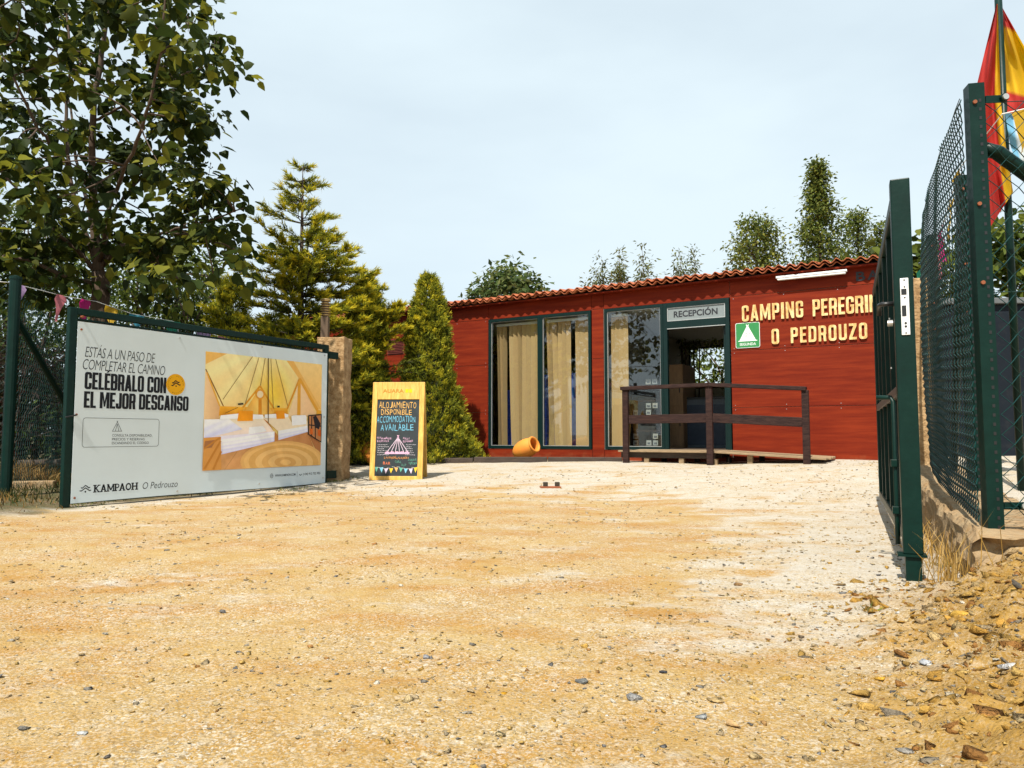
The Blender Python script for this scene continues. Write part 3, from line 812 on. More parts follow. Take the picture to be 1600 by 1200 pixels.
def windows():
    fr, dp = .055, .075
    def frame(mb, s0, s1, z0, z1, f=fr, y0=-.012, y1=dp):
        mb.box(s0, s1, y0, y1, z0, z0 + f); mb.box(s0, s1, y0, y1, z1 - f, z1)
        mb.box(s0, s0 + f, y0, y1, z0 + f, z1 - f); mb.box(s1 - f, s1, y0, y1, z0 + f, z1 - f)
    def pane(parent, s0, s1, z0, z1, name='pane'):
        p = MB(); p.box(s0, s1, .030, .036, z0, z1); p.build(name, M['glass'], parent)
    def bead(parent, s0, s1, z0, z1):
        b = MB(); frame(b, s0, s1, z0, z1, .010, .012, .029); b.build('glazing_bead', M['steel'], parent)
    for (a, b) in ((1.075, 2.29), (2.29, 3.405)):
        m = MB(); frame(m, a + .001, b - .001, .452, 3.135); o = m.build('window', M['wframe'], bld, bevel=.003)
        pane(o, a + .058, b - .058, .508, 3.078); bead(o, a + .057, b - .057, .508, 3.078)
    m = MB(); frame(m, 3.685, 4.85, .452, 3.135); o = m.build('window', M['wframe'], bld, bevel=.003)
    pane(o, 3.742, 4.793, .508, 3.078); bead(o, 3.741, 4.794, .508, 3.078)
    # entrance: frame, transom with lettering, open leaf folded inside
    m = MB(); m.box(4.853, 4.93, -.012, .075, .452, 3.135); m.box(5.985, 6.055, -.012, .075, .452, 3.135)
    m.box(4.93, 5.985, -.012, .075, 3.05, 3.135); m.box(4.93, 5.985, -.012, .075, 2.66, 2.80)
    e = m.build('entrance', M['wframe'], bld, bevel=.003)
    t = MB(); t.box(4.945, 5.97, .012, .03, 2.802, 3.048); t.build('transom_panel', M['frost'], e)
    k = MB(); write(k, 'RECEPCIÓN', (5.05, .0105, 2.865), (1, 0, 0), (0, 0, 1), .80, .115, (.01, .012, .02), bold=.030)
    k.build('lettering', M['ink'], e)
    b = MB(); frame(b, 4.932, 5.983, 2.80, 3.05, .012, -.002, .011); b.box(4.93, 5.985, -.02, -.0125, 2.655, 2.668); b.build('glazing_bead', M['steel'], e)
    # open door leaf swung inward along the right jamb
    d = MB()
    Md = Matrix.Translation((5.975, .08, 0)) @ Matrix.Rotation(R(92), 4, 'Z')
    for (a, b2, c, d2) in ((0, .98, .47, .60), (0, .98, 2.56, 2.65), (0, .08, .60, 2.56), (.90, .98, .60, 2.56)):
        d.box(a, b2, 0, .045, c, d2, M=Md)
    dl = d.build('door', M['wframe'], bld)
    p = MB(); p.box(.08, .90, .02, .026, .60, 2.56, M=Md); p.build('pane', M['glass'], dl)
    v = MB()
    for i in range(9): v.bar((-1.62, -.012, 2.57 + i * .036), (-1.19, -.012, 2.57 + i * .036), .022, .012)
    v.box(-1.64, -1.17, -.008, -.001, 2.54, 2.89)
    v.build('vent_grille', mat('vent_red', (.16, .03, .02), .6), bld)
windows()

def blinds():
    def blind(s0, s1, label, seed, slats):
        r = random.Random(seed)
        root = empty('vertical_blind', bw(s0, .16, 3.05), BRZ); tag(root, label, 'blind', 'vertical blinds behind the windows')
        h = MB(); h.box(0, s1 - s0, 0, .05, -.05, 0); h.build('head_rail', M['lampw'], root)
        m = MB()
        for (p, q, a, wd) in slats:       # position top, bottom, turn, width
            ca, sa = math.cos(R(a)), math.sin(R(a))
            n = 8; vs = []
            for i in range(n + 1):
                f = i / n; x = p + (q - p) * f; z = -.05 - 2.49 * f
                tw = R(a + r.uniform(-4, 4) * f)
                for sgn in (-1, 1):
                    for th in (0, .003):
                        vs.append((x + sgn * wd / 2 * math.cos(tw), .03 + sgn * wd / 2 * math.sin(tw) + th + .012 * math.sin(f * 3 + p * 9), z))
            fs = []
            for i in range(n):
                b = i * 4; c = b + 4
                fs += [(b, c, c + 2, b + 2), (b + 1, b + 3, c + 3, c + 1), (b, b + 1, c + 1, c), (b + 2, c + 2, c + 3, b + 3)]
            m.add(vs, fs)
        m.build('slats', M['blind'], root)
    # left pane: slats pulled askew, gaps at the left
    blind(1.15, 2.22, 'beige vertical blind with slats pulled askew, in the leftmost window pane', 1,
          [(.05, .10, 78, .12), (.12, .20, 60, .12), (.20, .22, 70, .12), (.36, .42, 10, .105), (.47, .53, 34, .105), (.57, .60, 58, .11),
           (.67, .655, 14, .092), (.77, .765, 30, .094), (.87, .87, 8, .092), (.97, .975, 34, .092), (1.04, 1.05, 45, .07)])
    blind(2.36, 3.33, 'beige vertical blind with one dark slit between closed slats, in the window beside the pillar', 2,
          [(.03, .10, 55, .12), (.12, .08, 62, .12), (.15, .23, 34, .11), (.28, .32, 14, .098), (.38, .40, 36, .096), (.48, .48, 20, .092),
           (.67, .67, 4, .096), (.77, .77, 12, .095), (.87, .87, 3, .095), (.96, .96, 10, .085)])
    blind(3.76, 4.10, 'narrow pale bundle of blind slats drawn to the left beside the entrance', 3,
          [(.05, .05, 12, .127), (.13, .13, 25, .127), (.20, .21, 10, .127), (.28, .29, 8, .10)])
blinds()

def inside():
    def crate(s, t, z, rz, label):
        e = empty('crate', bw(s, t, z), BRZ + R(rz)); tag(e, label, 'crate', 'blue crates behind the blinds')
        m = MB(); w2, d2, h = .30, .20, .30
        for (x0, x1, y0, y1) in ((-w2, w2, -d2, -d2 + .012), (-w2, w2, d2 - .012, d2), (-w2, -w2 + .012, -d2 + .012, d2 - .012), (w2 - .012, w2, -d2 + .012, d2 - .012)):
            m.box(x0, x1, y0, y1, 0, h)
        m.box(-w2 + .012, w2 - .012, -d2 + .012, d2 - .012, 0, .012)
        m.build('bin', M['crate'], e)
        r = MB()
        for y in (-d2 - .008, d2 + .0): r.box(-w2 - .01, w2 + .01, y, y + .008, h - .035, h)
        for x in (-.2, 0, .2): r.box(x - .008, x + .008, -d2 - .010, -d2 - .0005, .02, h - .036)
        r.build('rim', M['crate'], e)
    names = ['bottom', 'second', 'third', 'topmost']
    for i in range(4): crate(1.42, .62, .461 + i * .305, (2, -3, 1, 4)[i], 'blue plastic crate, %s in the stack at the left end of the window' % names[i])
    for i in range(5): crate(2.2, .75, .461 + i * .305, (1, -2, 3, 0, 2)[i], 'blue plastic crate, %s in the stack behind the window mullion' % (['bottom', 'second', 'middle', 'fourth', 'topmost'][i]))
    for i in range(5): crate(2.95, .72, .461 + i * .305, (0, 2, -3, 1, 0)[i], 'blue plastic crate, %s in the stack showing through the blind slit' % (['bottom', 'second', 'middle', 'fourth', 'topmost'][i]))
    # leaflet rack behind the fixed pane
    e = empty('leaflet_rack', bw(3.88, .85, .46), BRZ); tag(e, 'dark leaflet rack with small white cards behind the glass left of the door', 'rack')
    m = MB(); m.box(0, .62, .0, .35, 0, .05); m.box(0, .03, 0, .35, .05, 1.25); m.box(.59, .62, 0, .35, .05, 1.25)
    for z in (.33, .62, .92, 1.22): m.box(.03, .59, .0, .35, z, z + .03)
    m.box(.03, .59, .33, .35, .05, 1.22); m.build('shelving', M['brown'], e)
    r = random.Random(4)
    for z in (.06, .19, .66, .79, 1.26):
        for k in range(4):
            if r.random() < .6:
                x = .05 + k * .135; b = r.choice([(.42, .42, .40), (.35, .36, .35), (.4, .38, .34)])
                c = MB(); c.box(x, x + .10, -.012, -.004, z, z + .10, c=b)
                c.box(x + .02, x + .08, -.0135, -.0119, z + .02, z + .06, c=(.1, .1, .12)); c.build('leaflet', M['paint'], e)
    e = empty('cabinet', bw(4.22, 2.1, .46), BRZ); tag(e, 'tall tan wooden cabinet in the dark behind the left door jamb', 'cabinet')
    m = MB(); m.box(0, .34, 0, .9, 0, 1.75); m.build('body', M['cabinet'], e, bevel=.004)
    for z in (.04, .88):
        d = MB(); d.box(.02, .32, -.018, -.001, z, z + .82); d.build('door', M['cabinet'], e, bevel=.004)
    for z in (.45, 1.15):
        h = MB(); h.box(.27, .285, -.04, -.019, z, z + .15); h.build('handle', M['black'], e)
    e = empty('counter', bw(4.50, 2.35, .46), BRZ); tag(e, 'grey-blue reception counter seen through the open door', 'counter')
    m = MB(); m.box(0, 1.9, .04, .55, 0, 1.02); m.build('body', M['counter'], e)
    t = MB(); t.box(-.04, 1.94, 0, .6, 1.022, 1.06); t.build('top', M['black'], e)
    f = MB(); f.box(.06, .9, .022, .039, .06, .9); f.box(.98, 1.84, .022, .039, .06, .9); f.build('front_panel', mat('counter_blue', (.03, .05, .085), .5), e)
    e = tag(empty('notice_board', bw(3.78, DEP - .14, 1.60), BRZ), 'pale board on the back wall under the rear window', 'board')
    m = MB(); m.box(0, 1.7, -.02, 0, .0, .30); m.build('panel', M['pale'], e)
    f = MB()
    for a in ((-.03, 1.73, -.03, .0), (-.03, 1.73, .30, .33)): f.box(a[0], a[1], -.028, 0, a[2], a[3])
    f.build('frame', M['brown'], e)
inside()

def wall_signs():
    e = empty('name_sign', bw(6.28, 0, 2.26), BRZ)
    tag(e, 'honey-coloured wooden cut-out letters spelling CAMPING PEREGRINO O PEDROUZO on the red wall', 'sign')
    W = dict(C=.115, A=.13, M=.17, P=.115, I=.047, N=.13, G=.115, E=.098, R=.12, O=.12, D=.12, U=.12, Z=.112)
    def row(txt, s, z, h, gap):
        for ch in txt:
            m = MB(); wd = W[ch]
            ext = .1
            V, F = block(ch, wd, h, .039, .040, .026)
            m.add([(s - 6.28 + a, -.018 - d_, z - 2.26 + b) for a, b, d_ in V], F)
            m.build('letter', M['letter'], e, bevel=.003, seg=1)
            s += wd + gap
        return s
    row('CAMPING', 6.28, 2.69, .28, .03); row('PEREGRINO', 7.43, 2.69, .28, .02)
    row('O', 6.765, 2.265, .262, .03); row('PEDROUZO', 7.075, 2.265, .262, .034)
    e = empty('classification_plaque', bw(6.16, -.003, 2.23), BRZ)
    tag(e, 'square green plaque with white tent symbol, 2ª and SEGUNDA on the red wall', 'sign')
    def rr(x0, x1, z0, z1, r, y, n=5):
        pts = []
        for cx, cz, a0 in ((x1 - r, z0 + r, -90), (x1 - r, z1 - r, 0), (x0 + r, z1 - r, 90), (x0 + r, z0 + r, 180)):
            for i in range(n + 1):
                a = R(a0 + 90 * i / n); pts.append((cx + r * math.cos(a), y, cz + r * math.sin(a)))
        return pts
    m = MB(); m.slab(rr(0, .41, 0, .44, .03, -.012), (0, .012, 0)); m.build('rim', M['signw'], e)
    m = MB(); m.slab(rr(.008, .402, .008, .432, .025, -.0135), (0, .0014, 0)); m.build('panel', M['signg'], e)
    m = MB()
    m.poly([(.045, -.0145, .115), (.365, -.0145, .115), (.365, -.0145, .128), (.345, -.0145, .128), (.218, -.0145, .375), (.232, -.0145, .402), (.220, -.0145, .408),
            (.205, -.0145, .385), (.190, -.0145, .408), (.178, -.0145, .402), (.192, -.0145, .375), (.065, -.0145, .128), (.045, -.0145, .128)])
    m.build('tent_symbol', M['signw'], e)
    m = MB(); write(m, 'SEGUNDA', (.068, -.0147, .042), (1, 0, 0), (0, 0, 1), .275, .045, None, bold=.01); m.build('lettering', M['signw'], e)
    m = MB(); write(m, '2ª', (.155, -.0150, .185), (1, 0, 0), (0, 0, 1), .10, .075, None); m.build('lettering', mat('grey_numeral', (.35, .4, .38), .5), e)
    e = empty('bar_sign', bw(8.10, -.001, 3.215), BRZ); tag(e, 'black capital letters BAR under the tiled eave', 'sign')
    x = 0
    for ch, wd in (('B', .135), ('A', .165), ('R', .15)):
        m = MB(); write(m, ch, (x, -.002, 0), (1, 0, 0), (0, 0, 1), wd, .15, None, bold=.02, extrude=.1, depth=.008); m.build('letter', M['ink'], e); x += wd + .028
    e = empty('strip_light', bw(6.88, -.12, 3.33), BRZ); tag(e, 'long white strip light fixed under the eave above the name letters', 'lamp')
    m = MB(); m.box(0, 1.10, -.035, .035, .035, .07); m.box(.15, .25, .035, .118, .03, .06); m.box(.85, .95, .035, .118, .03, .06); m.build('housing', M['lampw'], e, bevel=.004)
    m = MB(); m.box(.02, 1.08, -.028, .028, 0, .034); m.build('diffuser', M['lampw'], e, bevel=.01)
wall_signs()

# ------------------------------------------------------------------ ramp with handrail
def ramp():
    e = empty('wooden_ramp', bw(4.55, -1.15, 0.27), BRZ); tag(e, 'wooden entrance ramp with dark brown handrail in front of the reception door', 'ramp')
    X = lambda s: s - 4.55
    Z = lambda z: z - 0.27
    d = MB(); r = random.Random(3)
    n = 9
    for i in range(n):
        y0 = -.02 + i * .124
        jj = r.uniform(-.02, .02)
        d.box(X(4.42) + jj, X(6.05), y0, y0 + .116, Z(.435) , Z(.462) + r.uniform(0, .003))
        a, b, zz = X(6.055), X(7.72) + r.uniform(-.03, .03), r.uniform(0, .003)
        d.add([(a, y0, Z(.434)), (b, y0, Z(.35)), (b, y0 + .116, Z(.35)), (a, y0 + .116, Z(.434)), (a, y0, Z(.462) + zz), (b, y0, Z(.378) + zz), (b, y0 + .116, Z(.378) + zz), (a, y0 + .116, Z(.462) + zz)],
              [(0, 3, 2, 1), (4, 5, 6, 7), (0, 1, 5, 4), (1, 2, 6, 5), (2, 3, 7, 6), (3, 0, 4, 7)])
    d.build('deck', M['deck'], e, bevel=.004)
    j = MB()
    for y in (.05, .55, 1.0): j.box(X(4.44), X(6.04), y, y + .06, Z(.34), Z(.434))
    j.build('joist', M['oldwood'], e)
    for s in (4.85, 5.45, 6.0, 6.55):
        for y in (.06, .95):
            q = MB(); q.box(X(s), X(s) + .08, y - .005, y + .075, Z(.12), Z(.339) if s < 6.04 else Z(.40)); q.build('leg', M['oldwood'] if y > .5 else M['deck'], e)
    for (s, zt) in ((4.575, 1.49), (6.0, 1.50), (7.45, 1.40)):
        q = MB(); q.box(X(s) - .05, X(s) + .05, -.10, -.025, Z(.10), Z(zt)); q.build('post', M['brown'], e, bevel=.006)
    q = MB(); q.bar((X(4.50), -.062, Z(1.515)), (X(6.0), -.062, Z(1.53)), .13, .06); q.build('handrail', M['brown'], e, bevel=.006)
    q = MB(); q.bar((X(6.005), -.062, Z(1.53)), (X(7.47), -.062, Z(1.42)), .13, .06); q.build('handrail', M['brown'], e, bevel=.006)
    q = MB(); q.bar((X(4.63), -.062, Z(.985)), (X(5.95), -.062, Z(.995)), .035, .145); q.build('mid_rail', M['brown'], e, bevel=.006)
    q = MB(); q.bar((X(6.05), -.062, Z(.995)), (X(7.40), -.062, Z(.915)), .035, .145); q.build('mid_rail', M['brown'], e, bevel=.006)
ramp()

# ------------------------------------------------------------------ flower-bed kerb and pots
def kerb():
    e = empty('timber_kerb', (-3.1, 13.4, .2)); tag(e, 'dark timber kerb edging the planting bed along the red building', 'kerb')
    a = Vector((-3.3, 13.42, .25)); b = Vector((1.95, 12.98, .27)); n = 4; r = random.Random(2)
    for i in range(n):
        m = MB(); p = a.lerp(b, i / n); q = a.lerp(b, (i + 1) / n - .003)
        p.z += r.uniform(-.01, .012) ; q.z += r.uniform(-.01, .012)
        m.bar(p - e.location, q - e.location, .10, .13); m.build('sleeper', M['oldwood'], e, bevel=.012)
kerb()
def amphora(loc, rz, tilt, sc, label):
    e = empty('amphora', loc, rz); tag(e, label, 'pot', 'terracotta pots lying on their side')
    Mt = Matrix.Translation((0, 0, .165 * sc)) @ Matrix.Rotation(R(tilt), 4, 'Y') @ Matrix.Scale(sc, 4)
    prof = [(.001, -.28), (.07, -.28), (.10, -.27), (.145, -.2), (.172, -.1), (.178, 0), (.165, .09), (.145, .15), (.135, .17)]
    m = MB(); m.lathe(prof, Mt, 28); m.build('belly', M['terracotta'], e, smooth=True)
    rim = [(.136, .165), (.152, .175), (.158, .19), (.150, .203), (.128, .205), (.115, .195), (.112, .17), (.14, .05), (.13, -.1), (.06, -.22), (.001, -.24)]
    m = MB(); m.lathe(rim, Mt, 28); m.build('rim', M['terracotta'], e, smooth=True)
p_ = at(823, 719, 13.6)
amphora((p_.x, 13.6, gz(p_.x, 13.6) + .05), R(-38), 68, 1.0, 'orange terracotta amphora lying with open mouth to the right below the window')
p_ = at(583, 716, 13.15)
amphora((p_.x, 13.15, gz(p_.x, 13.15) + .03), R(150), 65, 1.0, 'orange terracotta amphora lying half hidden behind the chalkboard sign')

# ------------------------------------------------------------------ open gate leaf with banner (left)
L_ = 3.686
def wire_mesh(mb, x0, x1, z0, z1, y, sx, sz, r=.0022):
    n = int((x1 - x0) / sx)
    for i in range(1, n): mb.bar((x0 + i * sx, y, z0), (x0 + i * sx, y, z1), r * 2, r * 2, up=(0, 1, 0))
    n = int((z1 - z0) / sz)
    for i in range(1, n): mb.bar((x0, y + r * 2, z0 + i * sz), (x1, y + r * 2, z0 + i * sz), r * 2, r * 2)
def left_gate():
    e = empty('gate_leaf', GA, GRZ); tag(e, 'open dark green steel gate leaf carrying the white banner, hinged to the ochre pillar', 'gate')
    f = MB()
    f.box(0, .08, -.03, .03, .0, 2.02); f.box(L_ - .08, L_, -.03, .03, .03, 2.02)
    f.box(.08, L_ - .08, -.03, .03, 1.95, 2.02); f.box(.08, L_ - .08, -.029, .029, .03, .095)
    f.build('frame', M['green'], e, bevel=.006)
    r = MB(); r.box(.08, L_ - .08, -.018, .018, 1.895, 1.915); r.build('mesh_rail', M['green'], e, bevel=.003)
    b = MB(); b.box(1.215, 1.275, -.025, .025, .095, 1.895); b.build('stile', M['green'], e)
    b = MB(); b.box(2.43, 2.49, -.025, .025, .095, 1.895); b.build('stile', M['green'], e)
    w_ = MB(); wire_mesh(w_, .08, L_ - .08, .095, 1.95, .0, .05, .05); w_.build('infill_mesh', M['wire'], e)
    for z, zz in ((1.83, 1.93), (.10, .21)):
        h = MB(); h.box(L_ + .001, L_ + .19, -.035, .035, z, zz); h.build('hinge', M['green'], e, bevel=.004)
    g = MB(); g.tube([(.11, -.036, 1.93), (.11, -.075, 1.93)], .012, 8); g.build('bolt', M['rust'], e)
    s = MB(); s.tube([(-.015, -.05, .90), (.09, -.06, .925)], .008, 6); s.build('latch', M['black'], e)
left_gate()

def banner():
    e = empty('banner', (GA + Matrix.Rotation(GRZ, 3, 'Z') @ Vector((.075, -.045, .035))), GRZ)
    tag(e, 'wide white advertising banner with tent photograph bolted to the left gate leaf', 'banner')
    x_off, z_off = .075, .035
    W_, H_ = 3.56, 1.845
    m = MB()
    # sheet with slightly uneven edges and a faint buckle between the bolts
    nx, nz = 36, 14
    def sh(x, z): return .006 * math.sin(x * 2.9) * math.sin(math.pi * z / H_) * .6
    vs = []; fs = []
    for k, y in enumerate((0.0, .004)):
        for i in range(nx + 1):
            for j in range(nz + 1):
                x = W_ * i / nx; z = H_ * j / nz
                zz = z + .006 * math.sin(x * 1.7) * (1 if j == 0 else 0) + (.012 * (x / W_))
                vs.append((x, y, zz))
    s1 = (nx + 1) * (nz + 1)
    for i in range(nx):
        for j in range(nz):
            a = i * (nz + 1) + j; b = a + nz + 1
            fs += [(a, b, b + 1, a + 1), (s1 + a, s1 + a + 1, s1 + b + 1, s1 + b)]
    for i in range(nx):
        a = i * (nz + 1); b = a + nz + 1
        fs += [(a, s1 + a, s1 + b, b), (a + nz, b + nz, s1 + b + nz, s1 + a + nz)]
    for j in range(nz):
        a = j; fs.append((a, a + 1, s1 + a + 1, s1 + a)); a = nx * (nz + 1) + j; fs.append((a, s1 + a, s1 + a + 1, a + 1))
    m.add(vs, fs); m.build('panel', M['white'], e)
    X = (1, 0, 0); Z = (0, 0, 1); y0 = -.0012
    P = lambda gx, gz_: (gx - x_off, y0, gz_ - z_off)
    ink = (.012, .014, .018)
    t = MB(); write(t, 'ESTÁS A UN PASO DE', P(.158, 1.525), X, Z, .785, .105, (.04, .045, .05), shear=.22, bold=-.008, space=.93)
    write(t, 'COMPLETAR EL CAMINO', P(.14, 1.395), X, Z, .93, .105, (.04, .045, .05), shear=.22, bold=-.008, space=.93)
    t.build('tagline_lettering', M['print'], e)
    t = MB(); write_block(t, 'CELÉBRALO CON', P(.165, 1.192), X, Z, .925, .178, ink)
    write_block(t, 'EL MEJOR DESCANSO', P(.165, 1.000), X, Z, 1.22, .170, ink)
    t.build('headline_lettering', M['print'], e)
    # badge
    def disc(mb, cx, cz, r, y, c, n=36): mb.poly([(cx - x_off + r * math.cos(2 * math.pi * i / n), y, cz - z_off + r * math.sin(2 * math.pi * i / n)) for i in range(n)], c)
    def chev(mb, cx, cz, s, y, c, tilt=0, lw=.16):
        def ln(pts):
            for (a, b) in zip(pts[:-1], pts[1:]):
                A_ = Vector((a[0], 0, a[1])); B_ = Vector((b[0], 0, b[1])); d = (B_ - A_).normalized(); n_ = Vector((-d.z, 0, d.x)) * lw / 2
                q = [A_ - n_ - d * lw * .3, B_ - n_ + d * lw * .3, B_ + n_ + d * lw * .3, A_ + n_ - d * lw * .3]
                ct, st = math.cos(tilt), math.sin(tilt)
                mb.poly([(cx - x_off + s * (p.x * ct - p.z * st), y, cz - z_off + s * (p.x * st + p.z * ct)) for p in q], c)
        ln([(-.8, .35), (-.6, .25), (-.15, .62), (0, .72), (.15, .62), (.6, .25), (.8, .35)])
        ln([(-1.0, -.2), (-.75, -.25), (-.15, .18), (0, .27), (.15, .18), (.75, -.25), (1.0, -.2)])
        mb.poly([(cx - x_off + s * (.16 * math.cos(a * .5236) - (-.42) * math.sin(tilt)), y, cz - z_off + s * (-.42 * math.cos(tilt) + .16 * math.sin(a * .5236))) for a in range(12)], c)
    b = MB(); disc(b, 1.21, 1.30, .122, y0 - .0004, (.72, .36, .008))
    chev(b, 1.212, 1.305, .055, y0 - .0008, ink, .12, .22)
    for i in range(26):
        if i % 9 in (7, 8): continue
        a = 2 * math.pi * i / 26; rr = .098
        c_ = Vector((1.21 - x_off + rr * math.cos(a), y0 - .0008, 1.30 - z_off + rr * math.sin(a)))
        tx = Vector((-math.sin(a), 0, math.cos(a))); ty = Vector((math.cos(a), 0, math.sin(a)))
        write(b, 'KAMPAOH KAMPAOH KAMPAOHKA'[i % 24].strip() or 'O', c_ + tx * .005 - ty * .006, -tx, ty, .010, .012, ink, bold=.01)
    b.build('badge', M['print'], e)
    # information box (without its code square)
    b = MB(); lw = .005
    x0, x1, z0, z1, r = .163, 1.02, .595, .90, .03
    pts = []
    for cx, cz, a0 in ((x1 - r, z0 + r, -90), (x1 - r, z1 - r, 0), (x0 + r, z1 - r, 90), (x0 + r, z0 + r, 180)):
        for i in range(6): pts.append((cx + r * math.cos(R(a0 + 18 * i)), cz + r * math.sin(R(a0 + 18 * i)), math.cos(R(a0 + 18 * i)), math.sin(R(a0 + 18 * i))))
    for i in range(len(pts)):
        p, q = pts[i], pts[(i + 1) % len(pts)]
        b.poly([(p[0] - x_off, y0, p[1] - z_off), (q[0] - x_off, y0, q[1] - z_off), (q[0] - q[2] * lw - x_off, y0, q[1] - q[3] * lw - z_off), (p[0] - p[2] * lw - x_off, y0, p[1] - p[3] * lw - z_off)], (.10, .115, .12))
    def ln(a, c, wd=.006, colr=ink):
        A_ = Vector((a[0], 0, a[1])); B_ = Vector((c[0], 0, c[1])); d = (B_ - A_).normalized(); n_ = Vector((-d.z, 0, d.x)) * wd / 2
        b.poly([(p.x - x_off, y0 - .0003, p.z - z_off) for p in (A_ - n_, B_ - n_, B_ + n_, A_ + n_)], colr)
    tx, tz = .53, .76
    for p, q in (((tx - .052, tz), (tx + .006, tz + .112)), ((tx + .052, tz), (tx - .006, tz + .112)), ((tx - .055, tz + .002), (tx + .055, tz + .002)), ((tx, tz + .08), (tx - .02, tz)), ((tx, tz + .08), (tx + .02, tz))): ln(p, q, .005, (.09, .1, .1))
    for s_, z, wd in (('CONSULTA DISPONIBILIDAD,', .705, .46), ('PRECIOS Y RESERVAS', .664, .37), ('ESCANEANDO EL CÓDIGO', .624, .42)):
        write(b, s_, P(.478, z), X, Z, wd, .026, (.03, .035, .04), bold=.0)
    b.build('information_box', M['print'], e)
    # maker's logo and slab lettering
    b = MB(); chev(b, .218, .168, .056, y0, ink, 0, .17)
    adv = {'K': .08, 'A': .082, 'M': .095, 'P': .060, 'O': .082, 'H': .085}
    x = .305; hh = .078; zb = .13
    def stem(xc, wd=.017, a=0, c=hh): b.poly([(xc - wd / 2 - x_off, y0 - .0002, zb + a - z_off), (xc + wd / 2 - x_off, y0 - .0002, zb + a - z_off), (xc + wd / 2 - x_off, y0 - .0002, zb + c - z_off), (xc - wd / 2 - x_off, y0 - .0002, zb + c - z_off)], ink)
    def serif(xc, top, wd=.034):
        z_ = zb + (hh - .010 if top else 0)
        b.poly([(xc - wd / 2 - x_off, y0 - .0004, z_ - z_off), (xc + wd / 2 - x_off, y0 - .0004, z_ - z_off), (xc + wd / 2 - x_off, y0 - .0004, z_ + .010 - z_off), (xc - wd / 2 - x_off, y0 - .0004, z_ + .010 - z_off)], ink)
    def dg(xa, za, xb, zb_, wd=.016):
        A_ = Vector((xa, 0, zb + za)); B_ = Vector((xb, 0, zb + zb_))
        b.poly([(p[0] - x_off, y0 - .0006, p[1] - z_off) for p in ((A_.x - wd / 2, A_.z), (A_.x + wd / 2, A_.z), (B_.x + wd / 2, B_.z), (B_.x - wd / 2, B_.z))], ink)
    for ch in 'KAMPAOH':
        w_ = adv[ch] * .74; l = x + .010; r_ = x + w_ - .006
        if ch == 'K':
            stem(l); serif(l, 0); serif(l, 1); dg(l, .032, r_, hh); dg(l + .012, .042, r_ + .002, 0); serif(r_, 0, .030); serif(r_, 1, .028)
        elif ch == 'A':
            c_ = (l + r_) / 2; dg(l, 0, c_, hh); dg(r_, 0, c_, hh); serif(l, 0, .028); serif(r_, 0, .028); ln((l + .006, zb + .026), (r_ - .006, zb + .026), .010)
        elif ch == 'M':
            r_ += .006; c_ = (l + r_) / 2; stem(l, .014); stem(r_, .014); dg(l, hh, c_, .014, .015); dg(r_, hh, c_, .014, .015)
            for q_ in (l, r_): serif(q_, 0, .03)
            serif(l, 1, .024); serif(r_, 1, .024)
        elif ch == 'P':
            stem(l); serif(l, 0); serif(l, 1, .028); write(b, 'D', (l - .004 - x_off, y0 - .0008, zb + .030 - z_off), X, Z, .046, .048, ink, bold=.03)
        elif ch == 'O': write(b, 'O', (x - x_off, y0 - .0002, zb - z_off), X, Z, w_ + .004, hh, ink, bold=.03)
        else:
            stem(l); stem(r_); [serif(q_, k_, .032) for q_ in (l, r_) for k_ in (0, 1)]; ln((l, zb + .04), (r_, zb + .04), .012)
        x += adv[ch] * .86
    write(b, 'O Pedrouzo', P(.845, .132), X, Z, .43, .072, (.03, .034, .04), shear=.2, bold=-.006)
    b.build('logo_lettering', M['print'], e)
    b = MB()
    cx, cz = 2.655, .19
    for i in range(16):
        a, c_ = 2 * math.pi * i / 16, 2 * math.pi * (i + 1) / 16
        ln((cx + .024 * math.cos(a), cz + .028 * math.sin(a)), (cx + .024 * math.cos(c_), cz + .028 * math.sin(c_)), .004)
        ln((cx + .010 * math.cos(a), cz + .028 * math.sin(a)), (cx + .010 * math.cos(c_), cz + .028 * math.sin(c_)), .003)
    ln((cx - .024, cz), (cx + .024, cz), .004)
    write(b, 'WWW.KAMPAOH.COM', P(2.71, .175), X, Z, .36, .030, ink, bold=.012)
    ln((3.10, .15), (3.10, .235), .004, (.2, .2, .2))
    for i in range(10):
        a, c_ = R(200 + i * 14), R(214 + i * 14)
        ln((3.16 + .02 * math.cos(a), .20 + .026 * math.sin(a)), (3.16 + .02 * math.cos(c_), .20 + .026 * math.sin(c_)), .009)
    write(b, '(+34) 912 752 903', P(3.205, .172), X, Z, .33, .030, ink, bold=.012)
    b.build('contact_lettering', M['print'], e)
    # printed photograph of a bell tent interior
    ph = MB(); lay = [0]
    def N(px, py):
        top = 92 + .119 * (px - 85); bot = 1032 - .0565 * (px - 62)
        xl = 85 + (62 - 85) * (py - 92) / 940; xr = 992 + (982 - 992) * (py - 200) / 780
        a = min(1, max(0, (px - xl) / (xr - xl))); b_ = min(1, max(0, (py - top) / (bot - top)))
        return (1.597 + 1.934 * a - x_off, 1.725 - 1.425 * b_ - z_off)
    def pg(pts, c):
        lay[0] += 1; y = y0 - .00022 * lay[0]
        ph.poly([(N(*p)[0], y, N(*p)[1]) for p in pts], tuple(min(.88, q * 1.22) for q in srgb(*c)[:3]))
    def pl(a, c_, wd, colr):
        A_, B_ = Vector(a), Vector(c_); d = (B_ - A_).normalized(); n_ = Vector((-d.y, d.x)) * wd / 2
        pg([tuple(A_ - n_), tuple(B_ - n_), tuple(B_ + n_), tuple(A_ + n_)], colr)
